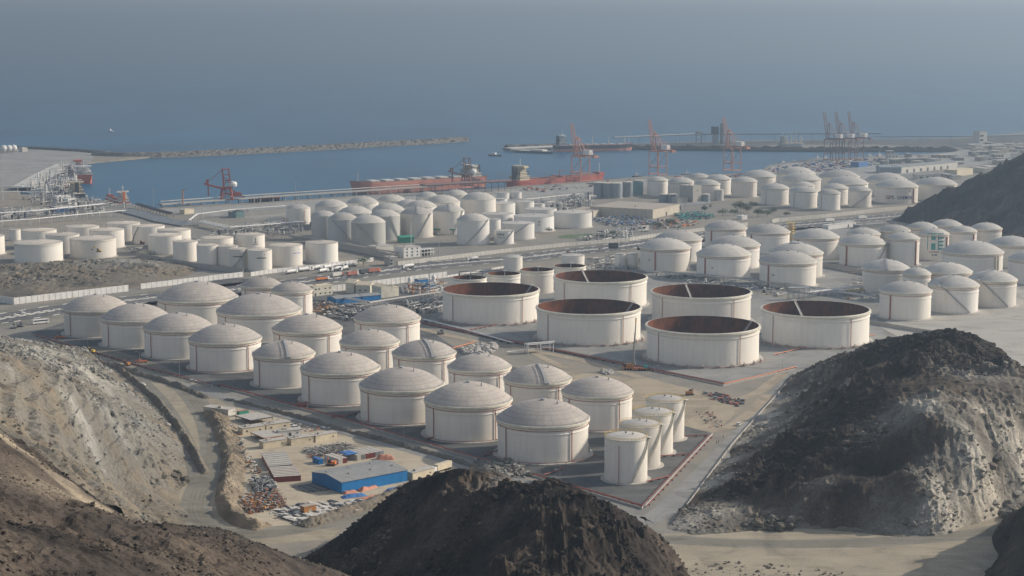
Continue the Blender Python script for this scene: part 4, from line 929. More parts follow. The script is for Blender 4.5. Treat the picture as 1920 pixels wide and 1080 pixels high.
for k in range(7): mm.beam((0,2+k*3.9,2.62),(11.5,2+k*3.9,2.9),.25,.2)
mm.build('roof_rib','offwhite',t)
container(449, 781, WA+.08, 'green container with red top at the far end of the yard', 'green', 6.1, top='dullred')
# tarpaulins and stores on the yard floor
def tarp(label, a, b, w_, h, mat, n=10):
    A, B = at(*a).xy, at(*b).xy; d = (B-A).normalized(); nn = Vector((-d.y,d.x)); xs = np.linspace(0,(B-A).length,n*2); ys = np.linspace(-w_/2,w_/2,n)
    X = A.x+d.x*xs[None]+nn.x*ys[:,None]; Y = A.y+d.y*xs[None]+nn.y*ys[:,None]
    e = np.minimum(1, 3*(1-np.abs(ys[:,None]*2/w_)))*np.minimum(1, 6*np.minimum(xs, xs[-1]-xs)[None]/max(xs[-1],1))
    Z = .05+h*e*(.55+.8*fbm(X/2.2, Y/2.2, 3, int(abs(a[0]))))
    o = grid_mesh('tarpaulin', X, Y, Z, Z > -1, None, M[mat]); return tag(o, label, 'tarpaulin')
tarp('salmon tarpaulin draped along the foot of the blue wall, left piece', (643,927), (668,922), 3, 1.2, 'tarp_o')
tarp('salmon tarpaulin heap in the middle of the blue wall', (672,922), (705,912), 4, 1.3, 'tarp_o')
tarp('crumpled blue tarpaulin on the sand before the warehouse corner', (640,934), (686,928), 4.5, 1.0, 'tarp')
tarp('blue tarpaulin bundle near the dark hill edge', (725,923), (748,917), 4, 1.3, 'tarp')
tarp('long salmon sheet lying on the ground toward the hill', (672,938), (715,930), 5, .7, 'tarp_o')
tarp('salmon sheets heaped behind the container row', (706,862), (740,860), 5, 2.0, 'tarp_o')
o = tarp('blue tarpaulin roof stretched between two container rows', (641,862), (664,858), 8, .4, 'tarp'); o.location.z = 2.9
# steel pipes laid side by side
pa, pb = at(548,913).xy, at(603,933).xy; dpi = (pb-pa).normalized(); npi = Vector((-dpi.y,dpi.x))
p0 = MB().cyl((0,0,.32),(13.5,0,.32),.30,n=10).build('steel_pipe', 'dark'); p0b = MB().cyl((0,0,.32),(13.5,0,.32),.30,n=10).build('steel_pipe', 'grey')
for i in range(26):
    src = (p0, p0b)[1 if i % 5 in (0,2) else 0]; o = src if i in (0, 1) and i == (0 if src is p0b else 1) else src.copy()
    if o.name not in COL.objects: COL.objects.link(o)
    q = pa+npi*(i*.72)+dpi*(random.uniform(-.6,.6)+(i*.1)); o.location = (q.x,q.y,0); o.rotation_euler = (0,0,math.atan2(dpi.y,dpi.x))
    tag(o, 'long %s steel pipe laid among others left of the blue warehouse' % ('black' if src is p0 else 'grey'), 'pipe', 'steel pipes laid by the blue warehouse')
def scrap(label, pts, n, mats, size=(.4,2.2), h=1.2, flat=False, name='debris', kind='stuff'):
    P = [at(x, y).xy for x, y in pts]; tri = geometry.tessellate_polygon([[p.to_3d() for p in P]]); ar = [abs((P[b]-P[a]).cross(P[c]-P[a])) for a, b, c in tri]; m = MB()
    for _ in range(n):
        a, b, c = random.choices(tri, ar)[0]; r1, r2 = sorted((random.random(), random.random())); q = P[a]*r1+P[b]*(r2-r1)+P[c]*(1-r2)
        s_ = random.uniform(*size); z = .1+h*random.random()**1.7; mi = random.randrange(len(mats)); k = random.random(); an = random.uniform(0, PI)
        if flat: m.box((q.x,q.y,z*.5+.1), (s_*1.8,s_*.8,.25), an if k > .7 else math.atan2(dpi.y,dpi.x)+.15, mi)
        elif k < .45: m.cyl((q.x,q.y,z), (q.x+s_*math.cos(an),q.y+s_*math.sin(an),z+random.uniform(-.3,.5)), s_*.12+.08, n=6, m=mi)
        elif k < .75: m.box((q.x,q.y,z), (s_,s_*random.uniform(.2,.8),s_*random.uniform(.2,.6)), an, mi)
        else: m.cyl((q.x,q.y,z), (q.x,q.y,z+s_*.3), s_*.5, n=8, m=mi)
    return tag(m.build(name, mats), label, 'debris', kind=kind)
scrap('heaped grey and rusty pipe valves between cabins and containers', [(565,846),(640,833),(672,840),(640,850),(590,858)], 700, ['grey','dark','brownroof','grey','steel'], (.35,1.3), 1.4)
scrap('orange and rusty fittings in front of the valve heap', [(578,855),(640,845),(645,851),(585,862)], 220, ['brownroof','dullred','dark','grey'], (.35,1.1), 1.2)
scrap('tangled grey scrap metal below the sandy bank', [(470,905),(510,900),(520,925),(480,930)], 420, ['grey','steel','dark','grey'], (.4,2.2), 2.2)
scrap('mixed white and red scrap heap at the yard corner', [(452,935),(500,925),(520,955),(470,965),(452,950)], 560, ['concrete','grey','dark','dullred','ochre'], (.3,1.7), 2.4)
scrap('orange rusty scrap heap beside the open sand', [(508,922),(525,925),(540,950),(515,955)], 300, ['brownroof','dullred','grey','dark','ochre'], (.3,1.2), 2.0)
scrap('flat pale panels and planks along the haul road edge', [(505,962),(560,948),(690,938),(700,945),(620,975),(560,985)], 420, ['offwhite','offwhite','dark','concrete','dark'], (.8,3.2), 1.5, True)
scrap('odds and ends strewn between the cabin rows', [(450,790),(470,800),(500,838),(545,812),(640,806),(600,800),(520,790)], 200, ['white','dark','dullred','offwhite','grey'], (.4,1.6), .9)
scrap('small rubbish along the foot of the sandy bank', [(432,800),(446,805),(470,860),(500,900),(485,905),(450,860)], 240, ['dark','offwhite','ochre','grey'], (.4,1.6), 1.0)
scrap('steel parts lying on the sandy clearing', [(1312,735),(1350,738),(1395,752),(1390,765),(1340,752)], 120, ['dark','grey','dark','dullred'], (.5,3.0), .6)
scrap('small piles of fittings on the sandy clearing', [(1300,770),(1335,772),(1360,800),(1330,805)], 70, ['dark','grey','dullred'], (.4,1.4), .6)
o = MB().box((0,0,1.6),(6,3.2,3.2)).box((0,-1.62,1.2),(1.4,.05,1.6),m=1).box((0,0,3.3),(6.4,3.6,.2),m=1).build('site_hut', ['ochre','brownroof']); P = at(578,961); o.location = (P.x,P.y,0); o.rotation_euler = (0,0,WA); tag(o, 'rusty orange site hut among the pale planks', 'hut')

# ---------------------------------------------------------------- offices and plant buildings
W2 = [(.12,5.4,1.6,1.1),(.3,5.4,1.6,1.1),(.62,5.4,1.6,1.1),(.85,5.4,1.6,1.1),(.35,1.8,1.6,1.1),(.62,1.8,1.6,1.1),(.85,1.8,1.6,1.1)]
shed('office_building', 'two-storey cream office with small windows behind the near tanks', (588,556), (624,552), (583,545), 7.6, wall='cream', roof='cab_cream', cat='office', flat=True, wins=W2, doors=[(.1,1.4,2.4)], depth=10)
shed('plant_building', 'cream plant building with sloping roof, left of the cream complex', (648,549), (664,550), (648,535), 8, 2.5, wall='cream', roof='cab_cream', cat='building', depth=12)
shed('plant_building', 'middle cream plant building with stepped roof', (667,551), (694,552), (667,540), 7, 2.2, wall='cream', roof='cab_cream', cat='building', depth=13, wins=[(.3,3,1.6,1),(.7,3,1.6,1)])
shed('plant_building', 'tallest cream plant building with blank sunlit wall at the right', (697,555), (715,559), (700,540), 8.5, 1.5, wall='cream', roof='cab_cream', cat='building', depth=11)
shed('plant_building', 'low cream plant building with sunlit wall above the blue shed', (715,559), (748,555), (712,548), 7.2, wall='cream', roof='cab_cream', cat='building', flat=True, doors=[(.3,1.5,2.2)], wins=[(.3,3.5,2,.7),(.45,4,2,.7)], depth=9)
shed('pump_shed', 'blue pump shed with pale roof, left of a joined pair', (630,571), (678,566), (619,564), 4.2, 1.2, cat='shed', depth=13)
shed('pump_shed', 'blue pump shed with pale roof, right of a joined pair', (680,566), (714,563), (672,559), 4.2, 1.2, cat='shed', depth=11)
shed('small_shed', 'small blue shed beside the tall lamp mast', (793,543), (803,543), (793,535), 3.6, .8, cat='shed', depth=7)
shed('small_shed', 'blue shed with grey roof right of the tall lamp mast', (807,544), (818,543), (805,535), 4, 1, cat='shed', depth=8)
shed('small_shed', 'small blue hut set back behind the tall lamp mast', (785,533), (803,531), (785,527), 3.4, .8, cat='shed', depth=6)
t = shed('office_building', 'three-storey white office block with open concrete bays at its right', (757,484), (789,481), (755,472), 9.5, wall='white', roof='concrete', cat='office', flat=True, depth=14, wins=[(x,z,1.5,1.4) for z in (2,5,8) for x in (.2,.5,.8)])
L = t['L']; m = MB()
for i in range(5):
    for z in (3.1, 6.2): m.box((L+2+i*3.0, 3, z), (3.2, 7, .35))
    for y in (0, 6.4): m.box((L+.8+i*3.4, y, 3.1), (.5,.5,6.2))
m.build('open_bay', 'white', t); MB().box((L+8,5.8,3.0),(15,.4,5.8)).build('back_wall','glass',t)
shed('plant_building', 'blank grey block left of the white office', (706,477), (738,474), (703,466), 7, wall='offwhite', roof='concrete', cat='building', flat=True, depth=14)
shed('gatehouse', 'square concrete gatehouse where the panelled walls meet the road', (731,499), (746,498), (728,493), 7.5, wall='concrete', roof='concrete', cat='gatehouse', flat=True, depth=12, wins=[(.2,5,2,1.5),(.2,2,2,1.5)])
shed('small_shed', 'dark green shed beside the front grey domed tank', (750,456), (776,455), (748,447), 5.5, 1.5, wall='green', roof='green', cat='shed', depth=10)
for lb, a, b in (('green canopy roof stretched left of the stair dome tank', (760,446), (800,444)), ('second green canopy roof nearer the stair dome tank', (810,440), (855,441))):
    P0, L, Wd, rz = frame3(a, b, (a[0], a[1]-7)); t = thing('canopy', lb, 'canopy', (P0.x,P0.y,0), rz)
    MB().box((L/2,6,6.2),(L,12,.3)).build('roof','offwhite',t); MB().box((L/2,-.1,5.7),(L,.2,1.2)).build('fascia','green',t)
    for k in range(5): MB().box((L*(k+.5)/5,.5,3),(.4,.4,6)).build('post','dark',t)
shed('warehouse', 'large beige warehouse with a brown flat roof beyond the highway', (1224,410), (1274,399), (1110,403), 10, wall='beige', roof='brownroof', cat='warehouse', flat=True, doors=[(.5,4,4)])
shed('warehouse', 'smaller beige warehouse left of the large brown-roofed one', (1112,408), (1140,401), (1085,404), 7, wall='beige', roof='brownroof', cat='warehouse', flat=True, depth=30)
t = shed('concrete_tower', 'square pale concrete tower standing before the basin tanks', (1299,383), (1315,381.5), (1281,380), 22, wall='concrete', roof='concrete', cat='tower', flat=True, wins=[(.5,16,1.6,1.4)])
shed('low_building', 'low dark building with white fascia by the green trees', (1277,394), (1338,388), (1277,388), 5, wall='grey', roof='grey', cat='building', flat=True, depth=20, doors=[(.7,5,3.5),(.9,4,3.5)])
shed('low_building', 'long low grey block linking the small silos and the concrete tower', (1270,384), (1290,383), (1270,378), 8, wall='concrete', roof='concrete', cat='building', flat=True, depth=12)
shed('gatehouse', 'white low gate building with two dark openings right of the domed farm', (1553,431), (1605,424), (1550,427), 4.5, wall='white', roof='offwhite', cat='building', flat=True, depth=8, doors=[(.72,2.4,3),(.92,2.4,3)])
shed('low_building', 'pale blue-grey walled compound at the foot of the dark hill', (1612,430), (1660,426), (1612,425), 4, wall='grey', roof='grey', cat='building', flat=True, depth=10)
shed('low_building', 'small white hut beside the green trees', (1391,412), (1401,411), (1391,409), 4, wall='white', roof='white', cat='hut', flat=True, depth=7)
shed('low_building', 'blue and white depot building near the left pipe bridges', (106,399), (142,397), (106,393), 6, wall='tarp', roof='offwhite', cat='building', flat=True, depth=14, doors=[(.82,6,4)])
shed('low_building', 'long grey quay store with dark teal end', (440,408), (540,399), (440,401), 6, wall='grey', roof='quayroof' if 'quayroof' in M else 'grey', cat='building', flat=True, depth=12)
shed('low_building', 'dark teal box building at the left end of the quay store', (443,409), (458,408), (441,403), 7.5, wall='shell_green', roof='dark', cat='building', flat=True, depth=9)
shed('low_building', 'small cream building alone on the quay yard', (346,402), (364,400), (346,398), 5, wall='cab_cream', roof='cab_cream', cat='building', flat=True, depth=8)
shed('low_building', 'white arcaded building at the root of the left jetty', (107,381), (133,379), (107,375), 8, wall='white', roof='white', cat='building', flat=True, depth=10, wins=[(.1+.16*i,5.5,2,1.6) for i in range(6)])
shed('low_building', 'second white arcaded building right of the first at the jetty root', (128,383), (144,381), (128,378), 6, wall='white', roof='white', cat='building', flat=True, depth=9, wins=[(.2+.2*i,3.2,1.6,3) for i in range(4)])
for i, (x, y, lb) in enumerate([(1123.5,342,'dark steel silo at the left end of a row of five'),(1140,343,'steel silo set back second in the row of five'),(1155.5,343,'steel silo in the middle of the row of five'),(1177,341,'grey steel silo fourth in the row of five'),(1196,338,'green-tinted silo at the right end of the row')]):
    tank(x, (21,18,23,19,20)[i], y, 19, lb, 'row of five steel silos', style='flat', shell='shell_green' if i == 4 else 'shell_steel', roof='roof_flat', rise=.15, seg=32)
for x, w, y, h, lb in [(1243,16,364,10,'small dark silo at left of the low grey block'),(1260,19,364,10,'small dark silo touching the low grey block'),(1323,17,364,11,'small grey silo right of the square concrete tower'),(1348,18,356,13,'small pale silo before the rear cream tanks')]:
    tank(x, w, y, h, lb, None, style='flat', shell='shell_steel' if y > 360 else 'shell_grey', roof='roof_flat', rise=.2, seg=28)
for x, y, h, lb in [(768,540,9,'slim white upright vessel right of the cream complex'),(813,536,9,'slim white upright vessel behind the tall lamp mast')]:
    P = at(x, y); t = thing('vessel', lb, 'vessel', (P.x,P.y,0)); MB().lathe([(1.6,.8),(1.6,h-1),(1.2,h-.3),(0,h)], 16).build('shell','white',t); MB().lathe([(1.3,0),(1.6,.8)],12).build('skirt','steel',t); MB().cyl((0,0,h-.1),(0,0,h+1),.25,n=8).build('nozzle','steel',t)
P = at(1483,452); t = thing('vessel_tower', 'tan vessel tower wrapped in cream scaffolding between domed tanks', 'tower', (P.x,P.y,0))
MB().lathe([(2.2,0),(2.2,17),(0,19)], 16).build('shell','cab_cream',t); m = MB()
for k in range(7): m.box((0,0,2.5+k*2.6),(7.5,7.5,.3))
for x in (-3.6,3.6):
    for y in (-3.6,3.6): m.beam((x,y,0),(x,y,20),.3)
m.build('scaffold','yellow',t); MB().box((0,-3.7,13),(1.2,.1,2.4)).build('panel','orange',t)
# ---------------------------------------------------------------- walls and fences
def wall(label, pts, h, mat='white', post=5.0, name='panel_wall', gap=.16):
    P = [at(x, y) for x, y in pts]; t = thing(name, label, 'wall', P[0]); m = MB(); q = MB(); o = P[0]
    for a, b in zip(P, P[1:]):
        L = (b-a).length; n_ = max(1, round(L/post)); d = (b-a)/L; rz = math.atan2(d.y,d.x)
        for i in range(n_):
            c = a+d*(L*(i+.5)/n_)-o; m.box((c.x,c.y,h/2),(L/n_-gap,.22,h*random.uniform(.985,1.0)),rz)
            c = a+d*(L*i/n_)-o; q.box((c.x,c.y,h/2+.1),(.4,.4,h+.2),rz)
        c = b-o; q.box((c.x,c.y,h/2+.1),(.4,.4,h+.2),rz)
    m.build('panel', mat, t); q.build('post', 'concrete', t); return t
wall('white panelled wall behind the far left tanks, stretch with a shaded return', [(-40,561),(26,571),(241,546)], 5.2)
wall('white panelled wall between the track gap and the slim white tanks', [(264,542),(456,519)], 4.4)
wall('short white wall piece beside the slim white tanks', [(470,518),(520,511),(560,507),(600,503),(700,490)], 3.6)
wall('shaded concrete wall running along the foot of the slim tanks', [(256,482),(300,491),(360,501),(410,508),(456,512)], 4.5, 'concrete')
wall('cream wall above the small red machine at left', [(262,479),(285,476),(324,472)], 4, 'cab_cream')
wall('white panelled wall behind the cream plant buildings', [(623,547),(697,538),(838,520)], 5.0)
wall('low white kerb wall from the plant to the slim pale tank', [(838,520),(945,502)], 1.6)
wall('grey panelled wall along the far side of the highway, left half', [(746,498),(850,485),(960,472),(1060,462),(1180,452)], 3.6, 'offwhite')
wall('grey panelled wall along the far side of the highway, right half', [(1180,452),(1225,445),(1320,433),(1402,423)], 3.6, 'offwhite')
wall('pale panelled wall below the basin tanks ending at the dark hill', [(1448,418),(1460,416),(1540,409),(1640,398),(1722,390)], 4.2, 'offwhite')
wall('sloping bund wall below the grey domed trio', [(633,466),(690,477),(740,489)], 6, 'concrete')
wall('low grey bund wall beside the apron tanks', [(1632,607),(1700,619),(1790,633),(1850,645)], 2.6, 'concrete', name='bund_wall')
wall('grey bund wall behind the front domed tanks on the right', [(1540,500),(1600,511),(1640,519)], 4, 'concrete', name='bund_wall')
wall('low concrete bund wall along the near front pipe run', [(62,628),(240,681),(398,725)], .9, 'concrete', 8, 'bund_wall', .02)
wall('low concrete bund wall from the walkway tank to the pipe corner', [(415,727),(650,791),(905,866),(1203,955)], .9, 'concrete', 8, 'bund_wall', .02)
wall('low concrete bund wall beside the four slim tanks', [(1203,955),(1336,815)], .9, 'concrete', 8, 'bund_wall', .02)
wall('low concrete bund wall around the wide open tanks', [(800,606),(1000,648),(1356,724),(1492,693)], .9, 'concrete', 8, 'bund_wall', .02)
wall('low concrete wall along the foot of the right rocky hill', [(1262,985),(1375,832),(1440,760),(1492,702)], 1.2, 'concrete', 6, 'bund_wall', .02)
def fence(label, pts, h=3.0):
    P = [at(x, y) for x, y in pts]; t = thing('wire_fence', label, 'fence', P[0]); o = P[0]; m = MB(); q = MB()
    for a, b in zip(P, P[1:]):
        L = (b-a).length; n_ = max(1, round(L/6)); d = (b-a)/L
        for i in range(n_+1):
            c = a+d*(L*i/n_)-o; MB().cyl((0,0,0),(0,0,h),.05,n=5).build('post','steel',t,(c.x,c.y,0))
        for k in range(5):
            z = .3+k*(h-.4)/4; m.beam(a-o+Vector((0,0,z)), b-o+Vector((0,0,z)), .03)
    m.build('wire', 'steel', t)
fence('tall wire fence between the perimeter road and the contractor yard', [(400,742),(520,773),(640,807),(760,840),(860,868),(960,903),(1100,952),(1190,985)])
fence('wire fence along the left stretch of the perimeter road', [(40,642),(140,668),(250,702),(400,742)])
# ---------------------------------------------------------------- pipes
def pipe_run(name, label, pts, n, r, z, mat, sup='steel', gap=None, every=9, cat='pipeline', hoop=0, group=None):
    P = [at(x, y) for x, y in pts]; o = P[0]; t = thing(name, label, cat, o, 0, group); gap = gap or r*3.2; q = MB()
    Ps = []; cum = []
    for i in range(n):
        off = (i-(n-1)/2)*gap; pp = []
        for k, p in enumerate(P):
            a = P[max(k-1,0)]; b = P[min(k+1,len(P)-1)]; d = (b-a).normalized(); nn = Vector((-d.y,d.x,0)); pp.append(p-o+nn*off+Vector((0,0,z)))
        MB().tube(pp, r, 8).build('pipe', mat if isinstance(mat, str) else mat[i % len(mat)], t)
    w_ = gap*(n-1)+r*4
    for a, b in zip(P, P[1:]):
        L = (b-a).length; d = (b-a)/L; nn = Vector((-d.y,d.x,0)); k = every/2
        while k < L:
            c = a+d*k-o; q = MB()
            if z > 2:
                for s_ in (-1, 1): e = c+nn*s_*w_/2; q.beam((e.x,e.y,0),(e.x,e.y,z-r+(2.0 if hoop else 0)),.35)
                q.beam(c+nn*w_/2+Vector((0,0,z-r-.2)), c-nn*w_/2+Vector((0,0,z-r-.2)), .35)
                if hoop: q.beam(c+nn*w_/2+Vector((0,0,z+1.9)), c-nn*w_/2+Vector((0,0,z+1.9)), .3)
            else: q.box((c.x,c.y,(z-r)/2),(.5,w_,max(.2,z-r)),math.atan2(d.y,d.x))
            q.build('support', sup, t); k += every
    return t
pipe_run('fire_main', 'twin red fire pipes along the front bund, far left run', [(66,629),(240,681),(392,722)], 3, .18, .8, ['red','dullred','red'], 'dark', .7)
pipe_run('fire_main', 'twin red fire pipes along the front bund, long middle run', [(408,722),(650,789),(905,864),(1204,951)], 3, .18, .8, ['red','dullred','dullred'], 'dark', .7)
pipe_run('fire_main', 'red fire pipes with white line beside the four slim tanks', [(1208,952),(1333,818)], 4, .17, .8, ['red','offwhite','grey','red'], 'dark', .75)
pipe_run('fire_main', 'dark red pipes along the near edge of the wide tank bund', [(790,606),(900,629),(1000,650),(1180,686),(1357,722)], 4, .26, .9, ['dullred','red','dark','dullred'], 'dark', .9)
pipe_run('fire_main', 'orange pipe turning away at the right of the wide tank bund', [(1357,722),(1420,708),(1492,690)], 2, .26, .9, ['orange','red'], 'dark', .9)
pipe_run('fire_main', 'orange pipe behind the nearest wide open tank', [(1450,667),(1550,643),(1640,630)], 1, .25, .8, 'orange', 'dark')
pipe_run('pipeline', 'pair of white pipes passing in front of the leftmost wide tank', [(793,602),(870,621),(960,646)], 2, .35, 1.5, 'white', 'dark', 1.3)
pipe_run('pipeline', 'short orange pipe on the ground beside the rubble heap', [(848,655),(890,643)], 1, .35, .7, 'orange', 'dark')
for i, (a, b, lb) in enumerate([((905,857),(945,842),'red branch pipe to the second front-row tank from right'),((560,760),(577,756),'red branch pipe beside the lamp at the smaller tank'),((1020,893),(1060,880),'red branch pipe in front of the widest domed tank'),((800,826),(832,815),'red branch pipe between the two right-hand front tanks'),((640,784),(668,776),'red branch pipe between the fifth and sixth front tanks'),((870,622),(945,607),'red branch pipe to the leftmost wide open tank'),((1278,820),(1333,818),'red branch pipe to the rearmost slim tank'),((1236,858),(1300,853),'red branch pipe between slim tanks, middle one'),((1214,905),(1255,895),'red branch pipe to the front slim tank')]):
    pipe_run('branch_pipe', lb, [a, b], 2, .16, .8, 'red', 'dark', .7, 5)
# foot rails around front tanks
for k in ('A3','A5','A6','A7','A8','B7'):
    t = T[k]; R_ = t['R']+3.4; f = t['f']; m = MB(); pts = [(R_*math.cos(f+RAD(a)), R_*math.sin(f+RAD(a)), 1.5) for a in range(-75, 76, 10)]
    m.tube(pts, .14, 6)
    for p in pts: m.cyl((p[0],p[1],0),p,.09,n=5)
    m.build('foot_pipe', 'dullred' if k != 'A8' else 'red', t)
for k in ('O0','O2','O4','O5'):
    t = T[k]; R_ = t['R']+2.6; f = t['f']; n2 = MB()
    for a in range(-70, 80, 14): p = (R_*math.cos(f+RAD(a)), R_*math.sin(f+RAD(a))); m = MB(); m.box((p[0],p[1],.8),(1.6,2.6,1.6),f+RAD(a)); m.cyl((p[0],p[1],1.6),(p[0]*.97,p[1]*.97,2.2),.3,n=8); m.build('foundation_box', 'concrete', t)
    pts = [(R_*1.03*math.cos(f+RAD(a)), R_*1.03*math.sin(f+RAD(a)), 1.0) for a in range(-80, 86, 8)]; n2.tube(pts, .13, 6)
    for p in pts: n2.cyl((p[0],p[1],0),p,.07,n=5)
    n2.build('foot_pipe', 'dullred', t)
def manifold(label, px, py, n, mats, rz):
    P = at(px, py); t = thing('valve_manifold', label, 'valves', P, rz)
    for i in range(n):
        MB().cyl((0,i*.9,.9),(7.5,i*.9,.9),.28,n=8).cyl((2+i*.4,i*.9,.9),(2+i*.4,i*.9,1.9),.14,n=6).cyl((2+i*.4,i*.9,1.9),(2+i*.4,i*.9,2.0),.55,n=10).build('valve_pipe', mats[i % len(mats)], t)
    m = MB()
    for x in (1,4,6.8): m.box((x,n*.45-.4,.3),(.4,n*.9,.6))
    m.build('plinth', 'concrete', t)
manifold('orange and red valve manifold beside the far left domed tank', 101, 635, 4, ['orange','orange','red','red'], RAD(15))
manifold('orange and red valve manifold beside the third domed tank', 254, 681, 4, ['orange','red','red','orange'], RAD(15))
manifold('bright red valve manifold beside the smaller walkway tank', 552, 764, 4, ['red','red','orange','red'], RAD(20))
manifold('red valve manifold on the pipe run before the yard', 622, 785, 3, ['red'], RAD(18))
pipe_run('pipe_rack', 'white pipe rack on posts along the rear of the left farm', [(-10,427),(60,422),(150,413),(235,405)], 3, .4, 6.5, 'white', 'white', 1.6, 16)
pipe_run('pipe_rack', 'two-tier white pipe rack with hoops behind the left farm', [(0,411),(60,407),(130,400),(195,393)], 5, .4, 7, 'white', 'white', 1.5, 14, hoop=1)
pipe_run('pipe_rack', 'high white pipe bridge toward the left jetty', [(-10,374),(50,373),(90,374)], 3, .45, 9, 'white', 'white', 1.6, 20)
pipe_run('pipe_rack', 'single high white pipe near the left photo edge', [(-10,361),(42,361)], 1, .6, 8, 'white', 'white', 1.6, 20)
pipe_run('pipe_rack', 'wide bundle of grey pipes sloping down from the jetty root', [(230,395),(270,404),(310,416),(360,424)], 16, .5, 1.2, ['grey','offwhite','steel'], 'concrete', 1.6, 12)
pipe_run('conveyor', 'dark inclined conveyor left of the quay yard', [(258,390),(290,400),(320,408)], 2, 1.2, 5, 'dark', 'dark', 3, 12)
pipe_run('pipe_rack', 'thin white pipe bridge over the quay yard', [(355,425),(370,413),(440,404),(535,397)], 2, .4, 7, 'white', 'white', 1.4, 18)
pipe_run('pipe_rack', 'white hooped pipe rack above the slim tanks', [(378,424),(405,430),(432,436)], 6, .4, 4.5, 'white', 'white', 1.3, 9, hoop=1)
pipe_run('pipe_rack', 'busy white pipe rack below the low round tank', [(430,436),(480,432),(570,425)], 6, .4, 5.5, ['white','offwhite'], 'white', 1.3, 9, hoop=1)
pipe_run('pipe_rack', 'long brown-topped pipe bridge descending past the white tanks', [(480,441),(560,453),(640,465),(745,484)], 3, .5, 5.0, ['brownroof','offwhite','brownroof'], 'concrete', 1.2, 14)
pipe_run('pipe_rack', 'dark pipe rack between open tanks and domed farm', [(1215,517),(1300,523),(1400,532),(1520,548),(1640,566)], 6, .35, 4, ['offwhite','dark','steel'], 'steel', 1.2, 12)
pipe_run('pipe_rack', 'white pipe rack left of the apron tanks', [(1500,560),(1560,553),(1640,545)], 4, .35, 4.5, ['white','steel'], 'white', 1.3, 8, hoop=1)
pipe_run('pipe_rack', 'pair of pale pipe bridges sloping below the blue sheds', [(632,566),(690,577)], 3, .45, 4.5, ['white','dark','white'], 'steel', 1.5, 9)
pipe_run('pipe_rack', 'long pale pipe bridge from blue sheds to the leftmost wide tank', [(690,577),(760,566),(832,556)], 4, .4, 4, ['offwhite','dark'], 'steel', 1.2, 9)
pipe_run('pipe_rack', 'pale pipe rack before the row of vessels on the quay', [(985,383),(1050,376),(1112,370)], 5, .4, 6, 'offwhite', 'offwhite', 1.4, 10, hoop=1)
pipe_run('pipe_rack', 'yellow pipe crossing in front of the walkway dome tank', [(1590,552),(1640,548),(1665,551)], 1, .5, 3, 'yellow', 'steel', 1.2, 9)
def pipework(label, pts, n, mats, hmax=5):
    P = [at(x, y).xy for x, y in pts]; tri = geometry.tessellate_polygon([[p.to_3d() for p in P]]); ar = [abs((P[b]-P[a]).cross(P[c]-P[a])) for a, b, c in tri]; m = MB(); base = WA+.3
    for _ in range(n):
        a, b, c = random.choices(tri, ar)[0]; r1, r2 = sorted((random.random(), random.random())); q = P[a]*r1+P[b]*(r2-r1)+P[c]*(1-r2)
        mi = random.randrange(len(mats)); k = random.random(); z = random.uniform(.5, hmax); an = base+(PI/2 if random.random() < .5 else 0)
        if k < .5: L = random.uniform(4, 14); m.cyl((q.x,q.y,z),(q.x+L*math.cos(an),q.y+L*math.sin(an),z),random.uniform(.15,.4),n=6,m=mi)
        elif k < .8: m.cyl((q.x,q.y,0),(q.x,q.y,z*1.2),random.uniform(.15,.35),n=6,m=mi)
        elif k < .84: m.box((q.x,q.y,z*.4),(random.uniform(1,4),random.uniform(1,3),z*.8),base,mi)
        else: m.lathe([(1.1,0),(1.1,z*1.2),(0,z*1.2+.6)],10,mi,c=(q.x,q.y,0))
    return tag(m.build('pipework', mats), label, 'pipework', kind='stuff')
pw = ['offwhite','steel','grey','offwhite','dark','steel']
pipework('dense pipework and valves between blue sheds and near tanks', [(625,578),(700,580),(668,605),(640,600)], 320, ['grey','dark','offwhite','steel','dark'], 3.5)
pipework('grey pipework left of the leftmost wide tank', [(745,570),(830,562),(830,585),(790,590)], 260, ['grey','offwhite','steel','dark'], 3)
pipework('pipework and small plant behind the near tanks', [(590,572),(625,568),(640,600),(600,590)], 160, ['grey','dark','offwhite','ochre'], 2.5)
pipework('white pipework around the low round tank', [(400,440),(460,425),(580,420),(590,432),(480,452)], 420, pw, 5)
pipework('white pipework among the flat tanks of the left farm', [(235,470),(330,452),(400,440),(480,446),(440,460),(260,482)], 200, pw, 3)
pipework('white process pipework crowding the left jetty root', [(40,372),(130,355),(150,378),(240,390),(190,398),(60,385)], 460, pw, 9)
pipework('white pipework along the far left bridges', [(0,395),(60,392),(200,396),(180,405),(0,418)], 300, pw, 6)
pipework('white vessels and pipework on the quay beside steel silos', [(990,392),(1080,376),(1112,374),(1112,392),(1040,400)], 360, pw, 9)
pipework('low plant and vehicles along the highway beside white tanks', [(1080,448),(1190,425),(1235,430),(1180,446),(1100,458)], 260, ['offwhite','dark','white','grey'], 3.5)
pipework('pumps and pipes below the white panelled wall near the lamp mast', [(745,548),(815,530),(840,540),(800,556)], 150, ['offwhite','white','steel','ochre'], 4)
pipework('pipes and valves between small white tanks and domed farm', [(1085,500),(1150,478),(1195,490),(1195,505),(1110,512)], 170, pw, 3.5)
pipework('pipework on pale gravel among domed tanks', [(1600,520),(1700,500),(1745,505),(1640,565),(1580,560)], 160, ['offwhite','dark','ochre','steel'], 3)
pipework('pipework around the crane and the far pump yard', [(1225,515),(1300,520),(1480,545),(1460,560),(1300,535)], 160, ['offwhite','dark','steel'], 2.5)
scrap('blue cable drums and crates in the junk yard by the brown warehouse', [(1110,412),(1170,408),(1235,414),(1235,424),(1140,424)], 420, ['shell_steel','dark','tarp','grey','steel'], (1,4), 3)
